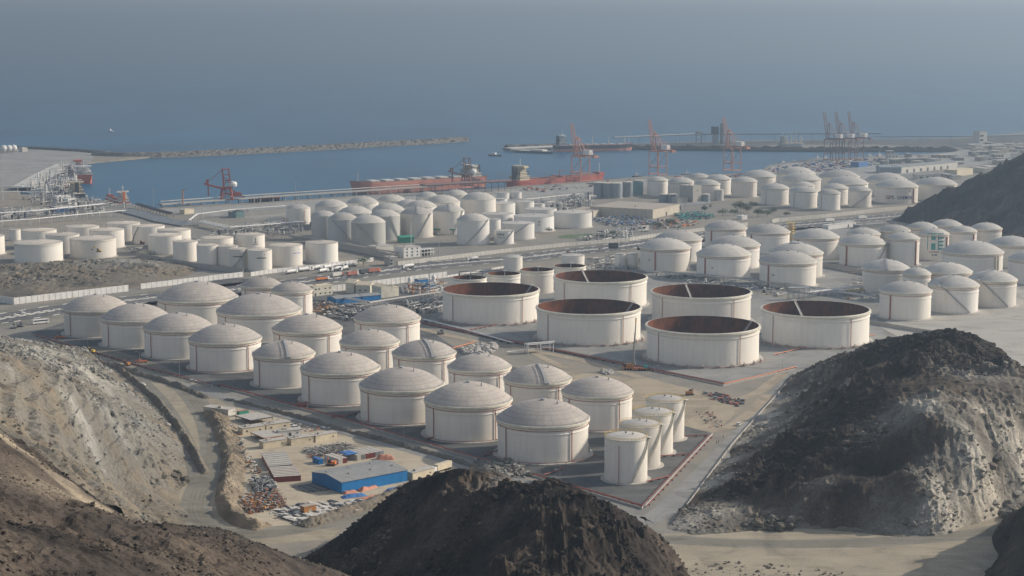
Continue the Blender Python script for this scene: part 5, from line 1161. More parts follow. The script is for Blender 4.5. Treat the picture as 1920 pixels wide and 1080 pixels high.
scrap('teal crates stacked right of the brown warehouse', [(1262,404),(1300,400),(1340,404),(1335,411),(1280,414)], 320, ['teal','dark','shell_green'], (1,4), 3.5)
scrap('assorted plant and skips beside the junk yard', [(1200,420),(1250,414),(1310,420),(1280,428),(1210,432)], 220, ['dark','offwhite','orange','grey','leaf'], (1,4), 3)
scrap('mixed cargo dumped on the far quay', [(1440,318),(1520,306),(1640,300),(1660,306),(1560,322),(1460,328)], 420, ['offwhite','dark','dullred','grey','tarp'], (1.5,6), 3)
scrap('cargo and crates on the near container quay', [(960,357),(1130,342),(1200,335),(1180,345),(1000,362)], 90, ['offwhite','dark','dullred','grey'], (1.5,5), 2.5)
scrap('cargo along the quay under the orange cranes', [(1260,334),(1440,326),(1430,330),(1290,338)], 160, ['dullred','ochre','grey','tarp'], (1.5,6), 2.5)
heap('heap of pale broken concrete beside the sandy track', [(862,655),(900,645),(935,650),(920,665),(880,668)], 380, 1.0, 'concrete', 1.6)
heap('low pile of grey gravel beside the mobile crane', [(1125,697),(1140,693),(1152,700),(1138,705)], 220, .6, 'concrete', 1.4)
o = MB().sheet([at(x, y).xy for x, y in [(1045,443),(1060,440),(1110,438),(1118,441),(1080,447),(1050,447)]], .06).build('lawn','grass'); struct(o)
# ---------------------------------------------------------------- lamps, masts, signs
pl = thing('lamp_post', 'x', 'lamp post', (0,0,0)); MB().cyl((0,0,0),(0,0,8),.12,.07,n=6).build('pole','steel',pl)
MB().beam((0,0,8),(1.8,0,8.3),.1).build('arm','steel',pl); MB().box((2.0,0,8.25),(.9,.35,.18)).build('lamp_head','offwhite',pl); index(pl)
lamps = [(103,636,'beside the far left manifold'),(165,657,'above the yellow forklift'),(262,684,'beside the third domed tank'),(337,705,'between third and fourth domed tanks'),(577,768,'beside the red manifold at the smaller tank'),(694,799,'in front of the sixth domed tank'),(757,828,'left of the second widest domed tank'),(823,812,'between the two widest front tanks'),(968,886,'before the widest domed tank'),(1050,914,'near the pipe corner, tallest looking'),(1163,693,'left of the mobile crane'),(1227,712,'right of the mobile crane'),(1293,727,'right along the wide tank bund'),(930,634,'before the leftmost wide tank'),(1103,672,'between leftmost wide tanks and crane'),(1467,700,'at the right end of the wide bund')]
for i, (x, y, w_) in enumerate(lamps):
    P = at(x, y); lb = 'thin grey lamp post '+w_
    if i == 0: pl.location = (P.x,P.y,0); pl.rotation_euler = (0,0,RAD(170)); tag(pl, lb, 'lamp post', 'lamp posts along the bunds')
    else: dup(pl, (P.x,P.y,0), RAD(random.choice((165,190,10))), lb, 'lamp posts along the bunds')
for x, y, h, lb in [(806,556,28,'tall grey lamp mast beside the blue huts'),(1080,480,27,'tall grey lamp mast beside the highway'),(288,392,24,'high-mast light on the quay by the basin'),(555,384,26,'high-mast light on the quay right of the red shiploader'),(378,416,14,'mast light in the middle of the quay yard'),(771,486,34,'slender white flag mast at the white office'),(823,478,20,'slim mast light right of the white office')]:
    P = at(x, y); t = thing('mast', lb, 'mast', (P.x,P.y,0)); MB().cyl((0,0,0),(0,0,h),.42 if y > 470 and h < 30 else .3,.2,n=8).build('pole','steel' if h < 30 else 'white',t)
    if h < 30:
        m = MB().cyl((0,0,h-.3),(0,0,h),1.3,n=10)
        for k in range(6): m.box((1.5*math.cos(k),1.5*math.sin(k),h-.2),(.7,.7,.5),k)
        m.build('lamp_ring','steel',t)
P = at(1150,470); t = thing('billboard', 'dark roadside billboard on pale legs beside the highway', 'billboard', (P.x,P.y,0), RAD(6))
MB().box((0,0,4.6),(9,.4,5.2)).build('panel','dark',t); m = MB()
for x in (-3.4,3.4): m.box((x,.5,1.6),(.4,.4,3.4))
m.beam((4.8,0,0),(4.8,0,7.2),.35); m.beam((5.6,0,0),(5.6,0,7),.3); m.build('leg','offwhite',t)
cu = MB(); 
for k in range(6): cu.box((-2.8+k*1.0+(0.4 if k > 2 else 0),-.23,4.8),(.62,.05,1.0))
cu.build('sign_mark','grey',t)
P = at(990,664); t = thing('pipe_gantry', 'white square pipe gantry over the dark red pipes', 'gantry', (P.x,P.y,0), RAD(25)); m = MB(); q = MB()
for x in (0,9,18):
    for y in (0,5): m.beam((x,y,0),(x,y,6),.45)
for y in (0,5): m.beam((0,y,6),(18.5,y,6),.45); m.beam((0,y,3.2),(18,y,3.2),.3)
for x in (0,9,18): m.beam((x,0,6),(x,5,6),.4)
m.build('frame','white',t); q.box((9,2.5,6.1),(18,4,.2)).build('deck','steel',t); MB().tube([(-14,2,2.2),(0,2,2.2),(0,2,6.5),(20,2,6.5)],.4,8).build('pipe','white',t)
P = at(1480,562); t = thing('pipe_gantry', 'tall grey loading gantry before a red-riser domed tank', 'gantry', (P.x,P.y,0), RAD(8)); m = MB()
for x in range(0, 18, 4):
    for y in (0,4): m.beam((x,y,0),(x,y,9),.4)
for z in (5,9):
    for y in (0,4): m.beam((0,y,z),(16,y,z),.4)
m.build('frame','steel',t); MB().box((8,2,9.2),(17,5,.2)).build('deck','steel',t)
# ---------------------------------------------------------------- vehicles
def make_car(body='white'):
    t = bpy.data.objects.new('parked_car', None); COL.objects.link(t); m = MB()
    m.add([(-2.2,-.88,.35),(2.2,-.88,.35),(2.2,.88,.35),(-2.2,.88,.35),(-2.2,-.9,.95),(2.15,-.85,.85),(2.15,.85,.85),(-2.2,.9,.95)],[(3,2,1,0),(0,1,5,4),(1,2,6,5),(2,3,7,6),(3,0,4,7),(4,5,6,7)]).build('body',body,t)
    m = MB().add([(-1.9,-.8,.95),(1.0,-.8,.9),(1.0,.8,.9),(-1.9,.8,.95),(-1.6,-.68,1.45),(.35,-.68,1.45),(.35,.68,1.45),(-1.6,.68,1.45)],[(0,1,5,4),(1,2,6,5),(2,3,7,6),(3,0,4,7)]); m.build('window','glass',t)
    MB().box((-.62,0,1.5),(1.98,1.4,.1)).build('roof',body,t)
    for x in (-1.4,1.4):
        for y in (-.82,.82): MB().cyl((x,y-.11,.34),(x,y+.11,.34),.34,n=10).build('wheel','black',t)
    return index(t)
def make_truck(kind='tanker', cargo='white', cab='white'):
    t = bpy.data.objects.new('truck', None); COL.objects.link(t)
    MB().add([(4.0,-1.2,.6),(6.2,-1.2,.6),(6.2,1.2,.6),(4.0,1.2,.6),(4.0,-1.2,3.2),(5.7,-1.15,3.2),(5.7,1.15,3.2),(4.0,1.2,3.2)],[(3,2,1,0),(4,5,6,7),(0,1,5,4),(1,2,6,5),(2,3,7,6),(3,0,4,7)]).build('cab',cab,t)
    MB().add([(6.16,-1.0,1.75),(6.16,1.0,1.75),(5.83,1.0,2.9),(5.83,-1.0,2.9)],[(0,1,2,3)]).build('window','glass',t)
    MB().box((-.8,0,.9),(12.5,1.2,.35)).build('chassis','dark',t); m = MB()
    if kind == 'tanker': m.cyl((-7,0,2.3),(3.4,0,2.3),1.25,n=16); m.box((-1.8,0,3.55),(8,.6,.15))
    elif kind == 'mixer': m.cyl((-5.5,0,2.9),(-2.5,0,2.6),.8,1.35,n=14); m.cyl((-2.5,0,2.6),(1,0,2.3),1.35,1.35,n=14); m.cyl((1,0,2.3),(3.2,0,2.1),1.35,.7,n=14); m.box((-5.6,0,2.4),(.8,1,2.4))
    elif kind == 'box': m.box((-1.8,0,2.5),(10.6,2.5,2.8))
    else: m.box((-1.8,0,1.25),(10.6,2.5,.2)); m.box((-1.8,1.2,1.9),(10.6,.1,1.3)); m.box((-1.8,-1.2,1.9),(10.6,.1,1.3)); m.box((-1.8,0,1.8),(10,2.3,1.1))
    m.build({'tanker':'tank_barrel','mixer':'mixer_drum','box':'cargo_box'}.get(kind,'load_bed'),cargo,t)
    for x in (-6,-4.7,-3.4,2.6,5.1):
        for y in (-1.05,1.05): MB().cyl((x,y-.17,.5),(x,y+.17,.5),.5,n=10).build('wheel','black',t)
    return index(t)
VP = {}
def vehicle(key, px, py, rz, label, cat, group=None, z=.1):
    P = at(px, py)
    if key not in VP:
        t = VP[key] = make_car(*key[1:]) if key[0] == 'car' else make_truck(*key[1:]); t.location = (P.x,P.y,z); t.rotation_euler = (0,0,rz); return tag(t, label, cat, group)
    t = dup(VP[key], (P.x,P.y,z), rz, label); t['category'] = cat
    if group: t['group'] = group
    elif 'group' in t: del t['group']
    return t
def hdir(px, py):
    P = at(px, py).xy; best = min(range(len(P_)-1), key=lambda i: ((P_[i]+P_[i+1])/2-P).length); d = P_[best+1]-P_[best]; return math.atan2(d.y,d.x)
gq = 'white lorries queued outside the tank farm gate'
for k, x, y, lb in [('mixer',592,506,'white mixer lorry at left of the parked queue'),('tanker',616,504,'white tanker lorry second in the parked queue'),('tanker',634,501,'white tanker lorry third in the rear queue'),('mixer',657,500,'white mixer lorry at the right of the rear queue'),('tanker',607,511,'white tanker lorry in the front queue, left one'),('mixer',630,508,'white mixer lorry in the middle of the front queue'),('mixer',645,507,'white mixer lorry at the right of the front queue'),('tanker',548,513,'white tanker lorry at the left end below the slim tanks'),('tanker',572,509,'white tanker lorry beneath the rightmost slim tank')]:
    vehicle(('truck',k), x, y, hdir(x,y)+PI*(k == 'mixer')+random.uniform(-.2,.2), lb, 'lorry', gq)
vehicle(('truck','tip','orange','white'), 606, 526, hdir(606,526), 'orange tipper lorry with white cab on the near carriageway', 'lorry')
vehicle(('truck','box','offwhite','dullred'), 634, 519, hdir(634,519), 'red-cabbed lorry facing the parked queue', 'lorry')
vehicle(('truck','box','dullred','offwhite'), 662, 517, hdir(662,517), 'lorry with a faded red box on the highway', 'lorry')
vehicle(('truck','box','hull_dark','orange'), 686, 513, hdir(686,513), 'dark box lorry with orange front on the highway', 'lorry')
vehicle(('truck','box','dullred','orange'), 702, 511, hdir(702,511), 'red box lorry leading the dark one', 'lorry')
vehicle(('truck','tanker'), 764, 503, hdir(764,503)+PI, 'white tanker lorry alone before the gatehouse', 'lorry')
vehicle(('truck','mixer'), 886, 489, hdir(886,489)+PI, 'white mixer lorry driving along the highway middle', 'lorry')
vehicle(('truck','box','white','white'), 1556, 416, hdir(1556,416), 'white box lorry left of another near the dark hill', 'lorry')
vehicle(('truck','box','white','white'), 1617, 411, hdir(1617,411), 'white box lorry nearest the dark hill', 'lorry')
vehicle(('truck','box','cab_cream','white'), 826, 884, WA+PI+.25, 'cream box lorry parked by the fence beside the blue warehouse', 'lorry', z=0)
for x, y, lb, c in [(29,592,'white car on the highway, left one of two','white'),(43,588,'white car on the highway, right one of two','white'),(766,507,'white car passing the tanker lorry','white'),(1002,480,'white car near the mast on the highway','white'),(1126,467,'silver car before the billboard','grey'),(1066,474,'red car by the tall highway mast','red'),(1666,406,'white car at the hill end of the highway','white'),(277,560,'white car glimpsed behind the far left domes','white'),(448,545,'white car beside the small rear dome','white')]:
    vehicle(('car',c), x, y, hdir(x,y), lb, 'car')
for x, y, rz, lb in [(546,800,.4,'white car parked at the cabin end, rear one'),(555,804,.2,'white car parked at the cabin end, front one'),(266,723,2.6,'pale car alone on the dirt track'),(1385,798,1.2,'white car at the foot of the right rocky hill'),(800,886,.2,'small white car beside the cream lorry'),(362,716,.2,'white car parked by the end of the red pipes')]:
    vehicle(('car','white'), x, y, rz, lb, 'car', z=.1)
P = at(76,607); t = thing('coach', 'white coach parked on the sand at far left', 'coach', (P.x,P.y,0), RAD(38)); MB().box((0,0,1.9),(12,2.5,2.7)).build('body','white',t)
MB().box((0,-1.27,2.35),(11,.04,.9)).box((0,1.27,2.35),(11,.04,.9)).box((6.02,0,2.2),(.04,2.2,1.2)).build('window','glass',t)
for x in (-4,4):
    for y in (-1.1,1.1): MB().cyl((x,y-.15,.5),(x,y+.15,.5),.5,n=10).build('wheel','black',t)
def digger(label, px, py, rz, col='yellow', arm='excavator'):
    P = at(px, py); z = 8 if py < 500 else 0; t = thing('excavator' if arm == 'excavator' else 'forklift', label, 'machine', (P.x,P.y,z), rz)
    m = MB()
    for y in (-1.1,1.1): m.box((0,y,.45),(3.8,.6,.9))
    m.build('track','dark',t); MB().box((-.5,0,1.6),(3.0,2.4,1.3)).build('body',col,t); MB().box((.7,.7,2.3),(1.3,1.1,1.7)).build('cab','glass',t)
    if arm == 'excavator': MB().beam((.8,-.3,1.8),(4.2,-.3,5.2),.5).beam((4.2,-.3,5.2),(6.6,-.3,3.0),.4).build('boom',col,t); MB().box((6.7,-.3,2.2),(.9,1.2,1.1)).build('bucket','dark',t)
    else: MB().beam((1.8,-.5,.4),(1.8,-.5,4),.25).beam((1.8,.5,.4),(1.8,.5,4),.25).build('mast',col,t); MB().box((2.5,0,.5),(1.2,1.2,.15)).build('fork','dark',t)
digger('yellow excavator working on the grey mound at left', 186, 489, RAD(170))
digger('yellow forklift on the perimeter road at left', 172, 662, RAD(160), 'yellow', 'fork')
digger('dull yellow roller machine by the pipe run', 238, 686, RAD(150), 'ochre', 'fork')
digger('orange loader on the sandy clearing', 1293, 741, RAD(20), 'ochre', 'fork')
digger('red machine behind the panelled wall at left', 267, 474, RAD(170), 'red', 'fork')
digger('orange loader among the yard containers', 622, 873, RAD(170), 'orange', 'fork')
digger('rusty machine parked at far left beside the coach', 24, 616, RAD(20), 'offwhite', 'fork')
digger('dark machine parked second at far left beside the coach', 37, 613, RAD(20), 'grey', 'fork')
digger('grey machine on the sand track behind the near tanks', 826, 627, RAD(20), 'grey', 'fork')
# mobile crane
P = at(1190,694); t = thing('mobile_crane', 'orange mobile crane with a tall thin near-vertical boom', 'crane', (P.x,P.y,0), RAD(-12)); MB().box((0,0,1.3),(15,2.8,.9)).build('chassis','orange',t)
MB().box((6.6,0,2.2),(2.2,2.7,1.8)).build('cab','teal',t); MB().box((-3.2,0,2.8),(5,2.8,2.0)).build('superstructure','ochre',t); MB().box((-5.8,0,2.8),(1.4,3,2.2)).build('counterweight','dark',t)
m = MB(); m.cyl((-1.5,0,3.2),(-.6,.4,14),.75,.6,n=8); m.cyl((-.6,.4,14),(0,.8,23),.55,.45,n=8); m.cyl((0,.8,23),(.4,1,31),.38,.3,n=8); m.build('boom','grey',t); MB().cyl((.25,.9,28),(.4,1,32),.42,n=8).build('boom_tip','yellow',t)
MB().beam((.6,0,3),(-1,0,9),.5).build('ram','steel',t)
for x in (-5.5,-3.8,-2.1,3,4.7,6.4):
    for y in (-1.2,1.2): MB().cyl((x,y-.25,.7),(x,y+.25,.7),.7,n=10).build('wheel','black',t)
# people at the foot of the hill
def person(label, px, py, rz, arm=.2):
    P = at(px, py); V = [(0,0,.95),(0,0,1.15),(0,0,1.42),(0,0,1.52),(0,.02,1.62),(0,.02,1.74),(-.12,0,.9),(-.13,.03,.5),(-.13,0,.08),(-.13,.14,.04),(.12,0,.9),(.13,-.04,.5),(.14,-.05,.08),(.14,.09,.04),(-.2,0,1.42),(-.26,0,1.15),(-.27,arm,.92),(.2,0,1.42),(.26,0,1.15),(.27,.12,.9)]
    E = [(0,1),(1,2),(2,3),(3,4),(4,5),(0,6),(6,7),(7,8),(8,9),(0,10),(10,11),(11,12),(12,13),(2,14),(14,15),(15,16),(2,17),(17,18),(18,19)]
    r = [.15,.14,.15,.06,.10,.09,.09,.065,.05,.05,.09,.065,.05,.05,.07,.05,.04,.07,.05,.04]
    me = bpy.data.meshes.new('person'); me.from_pydata(V, E, []); import bmesh; bm = bmesh.new(); bm.from_mesh(me); l = bm.verts.layers.skin.verify()
    for i, v in enumerate(bm.verts): v[l].radius = (r[i], r[i]); v[l].use_root = i == 0
    bm.to_mesh(me); bm.free(); o = bpy.data.objects.new('person', me); COL.objects.link(o); o.modifiers.new('s', 'SKIN'); s_ = o.modifiers.new('d', 'SUBSURF'); s_.levels = 1; s_.render_levels = 1
    me.materials.append(M['cloth']); o.location = (P.x,P.y,.1); o.rotation_euler = (0,0,rz); tag(o, label, 'person')
    MB().lathe([(.001,-.02),(.10,0),(.105,.08),(.07,.15),(.001,.17)],10,smooth=True).build('hard_hat','yellow',o,(0,.02,1.69))
    return o
person('person in dark overalls standing left of a pair below the rocky hill', 1343, 833, .4); person('person in dark overalls standing right of a pair below the rocky hill', 1347, 832, 2.2, .3); person('person in dark overalls alone higher up the hill-foot road', 1356, 822, 1.0, .1)
# ---------------------------------------------------------------- breakwaters and jetties
def breakwater(pts, w, h, seed):
    P = [at(x, y).xy for x, y in pts]; S_ = []
    for a, b in zip(P, P[1:]):
        n_ = max(2, int((b-a).length/5)); S_ += [a+(b-a)*i/n_ for i in range(n_)]
    S_.append(P[-1]); S_ = np.array([(p.x,p.y) for p in S_]); D_ = np.gradient(S_, axis=0); D_ /= np.linalg.norm(D_, axis=1)[:,None]; NN = np.stack([-D_[:,1], D_[:,0]], -1); u = np.linspace(-1, 1, 15)
    X = S_[:,0][:,None]+NN[:,0][:,None]*u*w/2; Y = S_[:,1][:,None]+NN[:,1][:,None]*u*w/2
    Z = -5+(h+5)*np.clip(1.5*(1-np.abs(u)),0,1)[None]+2.6*(np.random.rand(*X.shape)-.5)*np.clip(2.5*(1-np.abs(u)),0,1)[None]
    o = struct(grid_mesh('breakwater', X, Y, Z, Z > -99, None, G['rock']))
    i = np.random.randint(0, len(S_), len(S_)*14); t_ = np.random.uniform(-.8,.8,len(i)); C = np.stack([S_[i,0]+NN[i,0]*t_*w/2+np.random.uniform(-3,3,len(i)), S_[i,1]+NN[i,1]*t_*w/2, -5+(h+5)*np.clip(1.5*(1-np.abs(t_)),0,1)], -1)
    return stones('rubble', C, .85, G['rock'])
tag(breakwater([(178,291),(235,293),(300,292),(400,288),(500,283),(600,278),(700,272),(800,267),(872,262)], 34, 5.5, 1), 'pale armour boulders heaped along the long harbour breakwater', 'rubble', kind='stuff')
tag(breakwater([(950,277.5),(1000,276),(1050,275)], 36, 5, 2), 'pale armour boulders on the short right-hand breakwater', 'rubble', kind='stuff')
tag(breakwater([(-30,279),(60,279),(150,284),(215,290)], 16, 3.5, 3), 'boulders along the seaward edge of the left reclaimed land', 'rubble', kind='stuff')
def jetty(label, pts, w, z, mat='concrete', every=18, rail=True, name='jetty'):
    P = [at(x, y) for x, y in pts]; o = P[0]; t = thing(name, label, 'jetty', (o.x,o.y,0)); Q = [(p-o).xy for p in P]
    m = MB().strip([q.to_tuple() for q in Q], w, z).strip([q.to_tuple() for q in Q], w, z-1.4)
    for a, b in zip(Q, Q[1:]):
        d = (b-a).normalized(); nn = Vector((-d.y,d.x))
        for s_ in (-1,1): m.beam((a+nn*s_*w/2).to_3d()+Vector((0,0,z-.7)), (b+nn*s_*w/2).to_3d()+Vector((0,0,z-.7)), .5, 1.5)
    m.build('deck', mat, t); q = MB()
    for a, b in zip(Q, Q[1:]):
        L = (b-a).length; d = (b-a)/L; nn = Vector((-d.y,d.x)); k = 4
        while k < L:
            for s_ in (-.38,.38): c = a+d*k+nn*s_*w; q.cyl((c.x,c.y,-6),(c.x,c.y,z-1.2),.7,n=6)
            k += every
    q.build('pile', 'concrete', t); return t
jetty('long pale jetty carrying a conveyor along the basin edge', [(300,389),(480,376),(660,364.5),(830,353)], 9, 4.5)
pipe_run('conveyor', 'low conveyor line running along the basin jetty', [(300,388.5),(480,375.5),(660,364),(820,353.5)], 2, .5, 7.0, ['offwhite','dark'], 'steel', 2.4, 26)
jetty('pale working pier crowded with loading arms at far left', [(42,357),(82,333),(124,312)], 30, 4, 'offwhite')
pipework('loading arms and pipes crowding the far left pier', [(45,363),(62,343),(122,316),(148,322),(150,345),(100,368)], 520, ['offwhite','white','offwhite','steel'], 13)
pipe_run('trestle', 'rusty brown trestle gallery over the tank tops', [(792,366),(860,362),(955,357)], 5, 1.3, 13, 'crane_dull', 'crane_dull', 2.6, 10)
jetty('far pale finger pier with a low shed across the basin', [(950,281.5),(1000,279),(1045,277)], 26, 3.5, 'offwhite')
# ---------------------------------------------------------------- ships
def hull(mb, L, B, D, T_=4, flare=.1, m0=0, m1=1, sheer=2.5):
    st = [(-.5,.55,.9),(-.46,.8,.95),(-.3,1,1),(0,1,1),(.3,1,1),(.40,.8,.93),(.46,.5,.65),(.5,.06,.18)]; vs = []
    for x, w0, w1 in st:
        zt = D+(sheer*max(0,(x-.3)/.2)**2); z1 = zt*.45
        for s_ in (-1, 1): vs += [(x*L*(.97 if x > .4 else 1),s_*w0*B/2,-T_),(x*L*(1 if x < .45 else 1.0),s_*(w0+w1)/2*B/2,z1),(x*L*(1.03 if x > .45 else 1),s_*w1*B/2,zt)]
    n = len(st); b = []; tp = []; dk = []
    for i in range(n-1):
        a = i*6; c = a+6
        b += [(a+1,c+1,c,a),(a+3,c+3,c+4,a+4)]; tp += [(a+2,c+2,c+1,a+1),(a+4,c+4,c+5,a+5)]; dk.append((a+5,c+5,c+2,a+2))
    e = (n-1)*6; b += [(0,3,4,1),(e+1,e+4,e+3,e)]; tp += [(1,4,5,2),(e+2,e+5,e+4,e+1)]
    mb.add(vs, b, m0); mb.add(vs, tp, m1); mb.add(vs, dk, 2); return mb
def ship(label, a, b, B, D, low, top, deck='dullred', kind='bulk', sup='white', funnel='dark', cat='ship', hatch='offwhite', suph=15):
    A, Bp = at(a[0],a[1],-3), at(b[0],b[1],-3); L = (Bp-A).length; c = (A+Bp)/2; d = Bp-A; t = thing({'tug':'tug_boat','barge':'barge'}.get(kind,'cargo_ship'), label, cat, (c.x,c.y,-3), math.atan2(d.y,d.x))
    hull(MB(), L, B, D, sheer=D*.18).build('hull', [low, top, deck], t)
    if kind in ('bulk','geared','tanker'):
        x = -.41*L; m = MB().box((x,0,D+suph*.15),(L*.10,B*.8,suph*.3)); m.box((x+.5,0,D+suph*.42),(L*.075,B*.62,suph*.25)); m.box((x+1,0,D+suph*.67),(L*.06,B*.5,suph*.25)); m.box((x+1.5,0,D+suph*.9),(L*.045,B*.9,suph*.14)); m.box((x-2,0,D+suph*.5),(L*.04,B*.3,suph*.6)); m.build('superstructure', sup, t); w = MB()
        for z in (.2,.38,.56,.96): w.box((x+L*.045+.3+(-.8 if z > .9 else 0),0,D+suph*z),(.3 if z < .9 else 1.2,B*.74,suph*.045))
        for z, lx, by in ((.13,.10,.8),(.23,.10,.8),(.36,.075,.62),(.47,.075,.62),(.61,.06,.5),(.73,.06,.5)): w.box((x+(.5 if z < .5 else 1)*(z > .3),0,D+suph*z),(L*lx+.25,B*by+.25,suph*.03))
        w.build('window','glass',t)
        MB().box((x-L*.055,0,D+suph*.5),(L*.028,B*.2,suph*.85)).build('funnel', funnel, t)
        MB().cyl((x+1,0,D+suph),(x+1,0,D+suph*1.5),.4,n=6).box((x+1,0,D+suph*1.3),(.4,5,.4)).cyl((L*.46,0,D),(L*.46,0,D+suph*.8),.4,n=6).build('mast','white',t)
    if kind in ('bulk','geared'):
        for i in range(7):
            xx = -.28*L+i*L*.105; MB().box((xx,0,D+.9),(L*.062,B*.55,1.8)).build('hatch', hatch, t)
            if kind == 'geared' and i % 2 == 0 and i < 7:
                m = MB().cyl((xx+L*.052,0,D),(xx+L*.052,0,D+13),1.1,.8,n=8); m.beam((xx+L*.052,0,D+11),(xx+L*(.1 if i % 4 else .11),0,D+(26 if i in (2,4) else 15)),.8); m.build('deck_crane','offwhite',t)
    if kind == 'tanker':
        m = MB()
        for y in (-2.5,-1,1,2.5): m.cyl((-.3*L,y,D+1.2),(.42*L,y,D+1.2),.4,n=6)
        m.box((0,0,D+1.5),(6,B*.8,1.5)); m.cyl((0,-3,D),(0,-3,D+9),.6,n=6); m.beam((0,-3,D+9),(9,-3,D+9),.8); m.build('deck_pipe','dullred',t); MB().box((.45*L,0,D+2),(L*.05,B*.5,2.4)).build('forecastle', top, t)
    if kind == 'tug': MB().box((-.1*L,0,D+1.6),(L*.3,B*.7,3.2)).build('wheelhouse','white',t); MB().cyl((-.1*L,0,D+3),(-.1*L,0,D+8),.3,n=6).build('mast','white',t)
    if kind == 'barge': MB().box((.1*L,0,D+1.2),(L*.35,B*.6,2.2)).build('cargo', hatch, t)
    return t
ship('long red bulk carrier moored at the basin jetty, bow to the left', (903,349), (661,364), 30, 15, 'hull_salmon', 'hull_salmon', 'hull_dark', sup='offwhite', suph=16)
ship('red tanker with cream superstructure moored at the near quay', (958,352), (1130,339), 27, 10, 'hull_red', 'hull_red', 'dullred', 'tanker', 'cab_cream', 'dark', suph=20)
ship('geared bulk carrier with dark upper hull and white superstructure across the basin', (1040,284.5), (1185,281.5), 26, 11, 'hull_salmon', 'hull_dark', 'dullred', 'geared', 'white', 'hull_dark', suph=19)
ship('red-hulled ship seen stern-on beside the left pier', (158,345), (146,318), 25, 13, 'hull_orange', 'hull_orange', 'grey', 'tanker', 'white', 'offwhite', suph=11)
ship('dark-hulled tanker with yellowish superstructure at the left pier end', (146,374), (112,352), 22, 7, 'hull_dark', 'hull_dark', 'brownroof', 'tanker', 'cab_cream', 'hull_dark', suph=15)
ship('small ship with bright orange funnel behind the left jetty root', (234,386), (205,376), 16, 5, 'hull_dark', 'hull_red', 'grey', 'tanker', 'white', 'orange', suph=13)
ship('low grey barge with a red end moored right of the red shiploader', (470,379), (524,375.5), 14, 5, 'hull_dark', 'hull_red', 'grey', 'barge', hatch='grey', cat='barge')
ship('small dark tug with white wheelhouse in open harbour water', (917,292), (940,293), 7, 2.5, 'hull_dark', 'hull_dark', 'grey', 'tug', cat='tug')
ship('flat dark barge with pale deck near the finger pier', (972,285), (1036,288), 24, 4, 'hull_dark', 'hull_dark', 'offwhite', 'barge', hatch='offwhite', cat='barge')
ship('hazy blue-grey crane ship moored at the far right jetty', (1463,279), (1505,278), 20, 9, 'shell_steel', 'shell_steel', 'grey', 'geared', 'offwhite', 'shell_steel', suph=14)
ship('tiny white boat leaving a pale wake far out to the left', (203,246.6), (212,247), 5, 2, 'white', 'white', 'white', 'tug', cat='boat')
gb = 'small work boats along the inner quay'
for x, y, l, lb in [(1534,300,16,'small white boat left of the dull crane cluster'),(1548,300.5,14,'small white boat under the dull crane cluster'),(1470,309,18,'dark work boat at the left end of the inner quay'),(1490,307,20,'white work boat second along the inner quay'),(1632,296,18,'white boat right of the dull crane cluster'),(1650,294.5,14,'small white boat furthest along the inner quay'),(1195,333,18,'dark boat at the foot of the middle orange crane'),(1290,330,24,'small dark vessel between two orange cranes')]:
    a = (x-l/2, y); b = (x+l/2, y-.6); ship(lb, a, b, 6, 2.5, 'hull_dark', 'offwhite' if 'white' in lb else 'hull_dark', 'grey', 'tug', cat='boat')['group'] = gb
# ---------------------------------------------------------------- quay cranes
wn = Vector((-.64,.77)); al = math.atan2(-.77,.64)      # local +x points to land
def make_quay_crane(mat):
    t = bpy.data.objects.new('quay_crane', None); COL.objects.link(t); g = 35; s_ = 8.5
    for x in (0, 19):
        for y in (-s_, s_): MB().beam((x,y,0),(x,y,g),1.1,1.0).build('leg', mat, t)
    m = MB()
    for y in (-s_, s_): m.beam((0,y,12),(19,y,12),1.1); m.beam((0,y,12),(19,y,g-2),.5); m.beam((-1,y,g),(20,y,g),1.3)
    for x in (0, 19): m.beam((x,-s_-1,1.4),(x,s_+1,1.4),1.6,1.8); m.beam((x,-s_,g),(x,s_,g),1.2); m.beam((x,-s_,13),(x,s_,13),.9)
    m.build('portal', mat, t)
    m = MB()
    for y in (-3, 3): m.beam((-2,y,g+2),(42,y,g+2),.8,1.5)
    for x in range(0, 42, 6): m.beam((x,-3,g+2),(x,3,g+2),.5)
    m.build('girder', mat, t)
    tip = Vector((-10,0,80)); b0 = Vector((-1,0,g+2)); m = MB()
    for y in (-3, 3):
        a, b = b0+Vector((0,y,0)), tip+Vector((0,y*.75,0)); m.beam(a, b, .6, .8); m.beam(a+Vector((2.2,0,0)), b+Vector((1.6,0,0)), .4)
        for k in range(10): p = a.lerp(b, k/10); q = a.lerp(b, (k+1)/10); m.beam(p, q+Vector((2,0,0)), .25)
    for k in range(11): p = b0.lerp(tip, k/10); m.beam(p+Vector((0,-3,0)), p+Vector((0,3,0)), .4)
    m.build('boom', mat, t); m = MB()
    for y in (-4, 4): m.beam((0,y,g),(2,y*.4,62),1.0); m.beam((2,y*.4,62),(19,y,g+2),.9); m.beam((2,y*.4,62),(38,y*.8,g+3),.35); m.beam((2,y*.4,62),tuple(b0.lerp(tip,.75)+Vector((0,y*.5,0))),.3)
    m.beam((2,-1.6,62),(2,1.6,62),.8); m.build('apex_frame', mat, t)
    MB().box((25,0,g+6.2),(12,7,6)).box((25,0,g+9.4),(12.6,7.6,.4)).build('machinery_house','white',t); MB().box((9,0,g-1.5),(3,3,2.6)).build('operator_cab','offwhite',t)
    MB().box((40,0,g+1),(5,8,3)).build('counterweight', mat, t)
    return index(t)
QC = {}
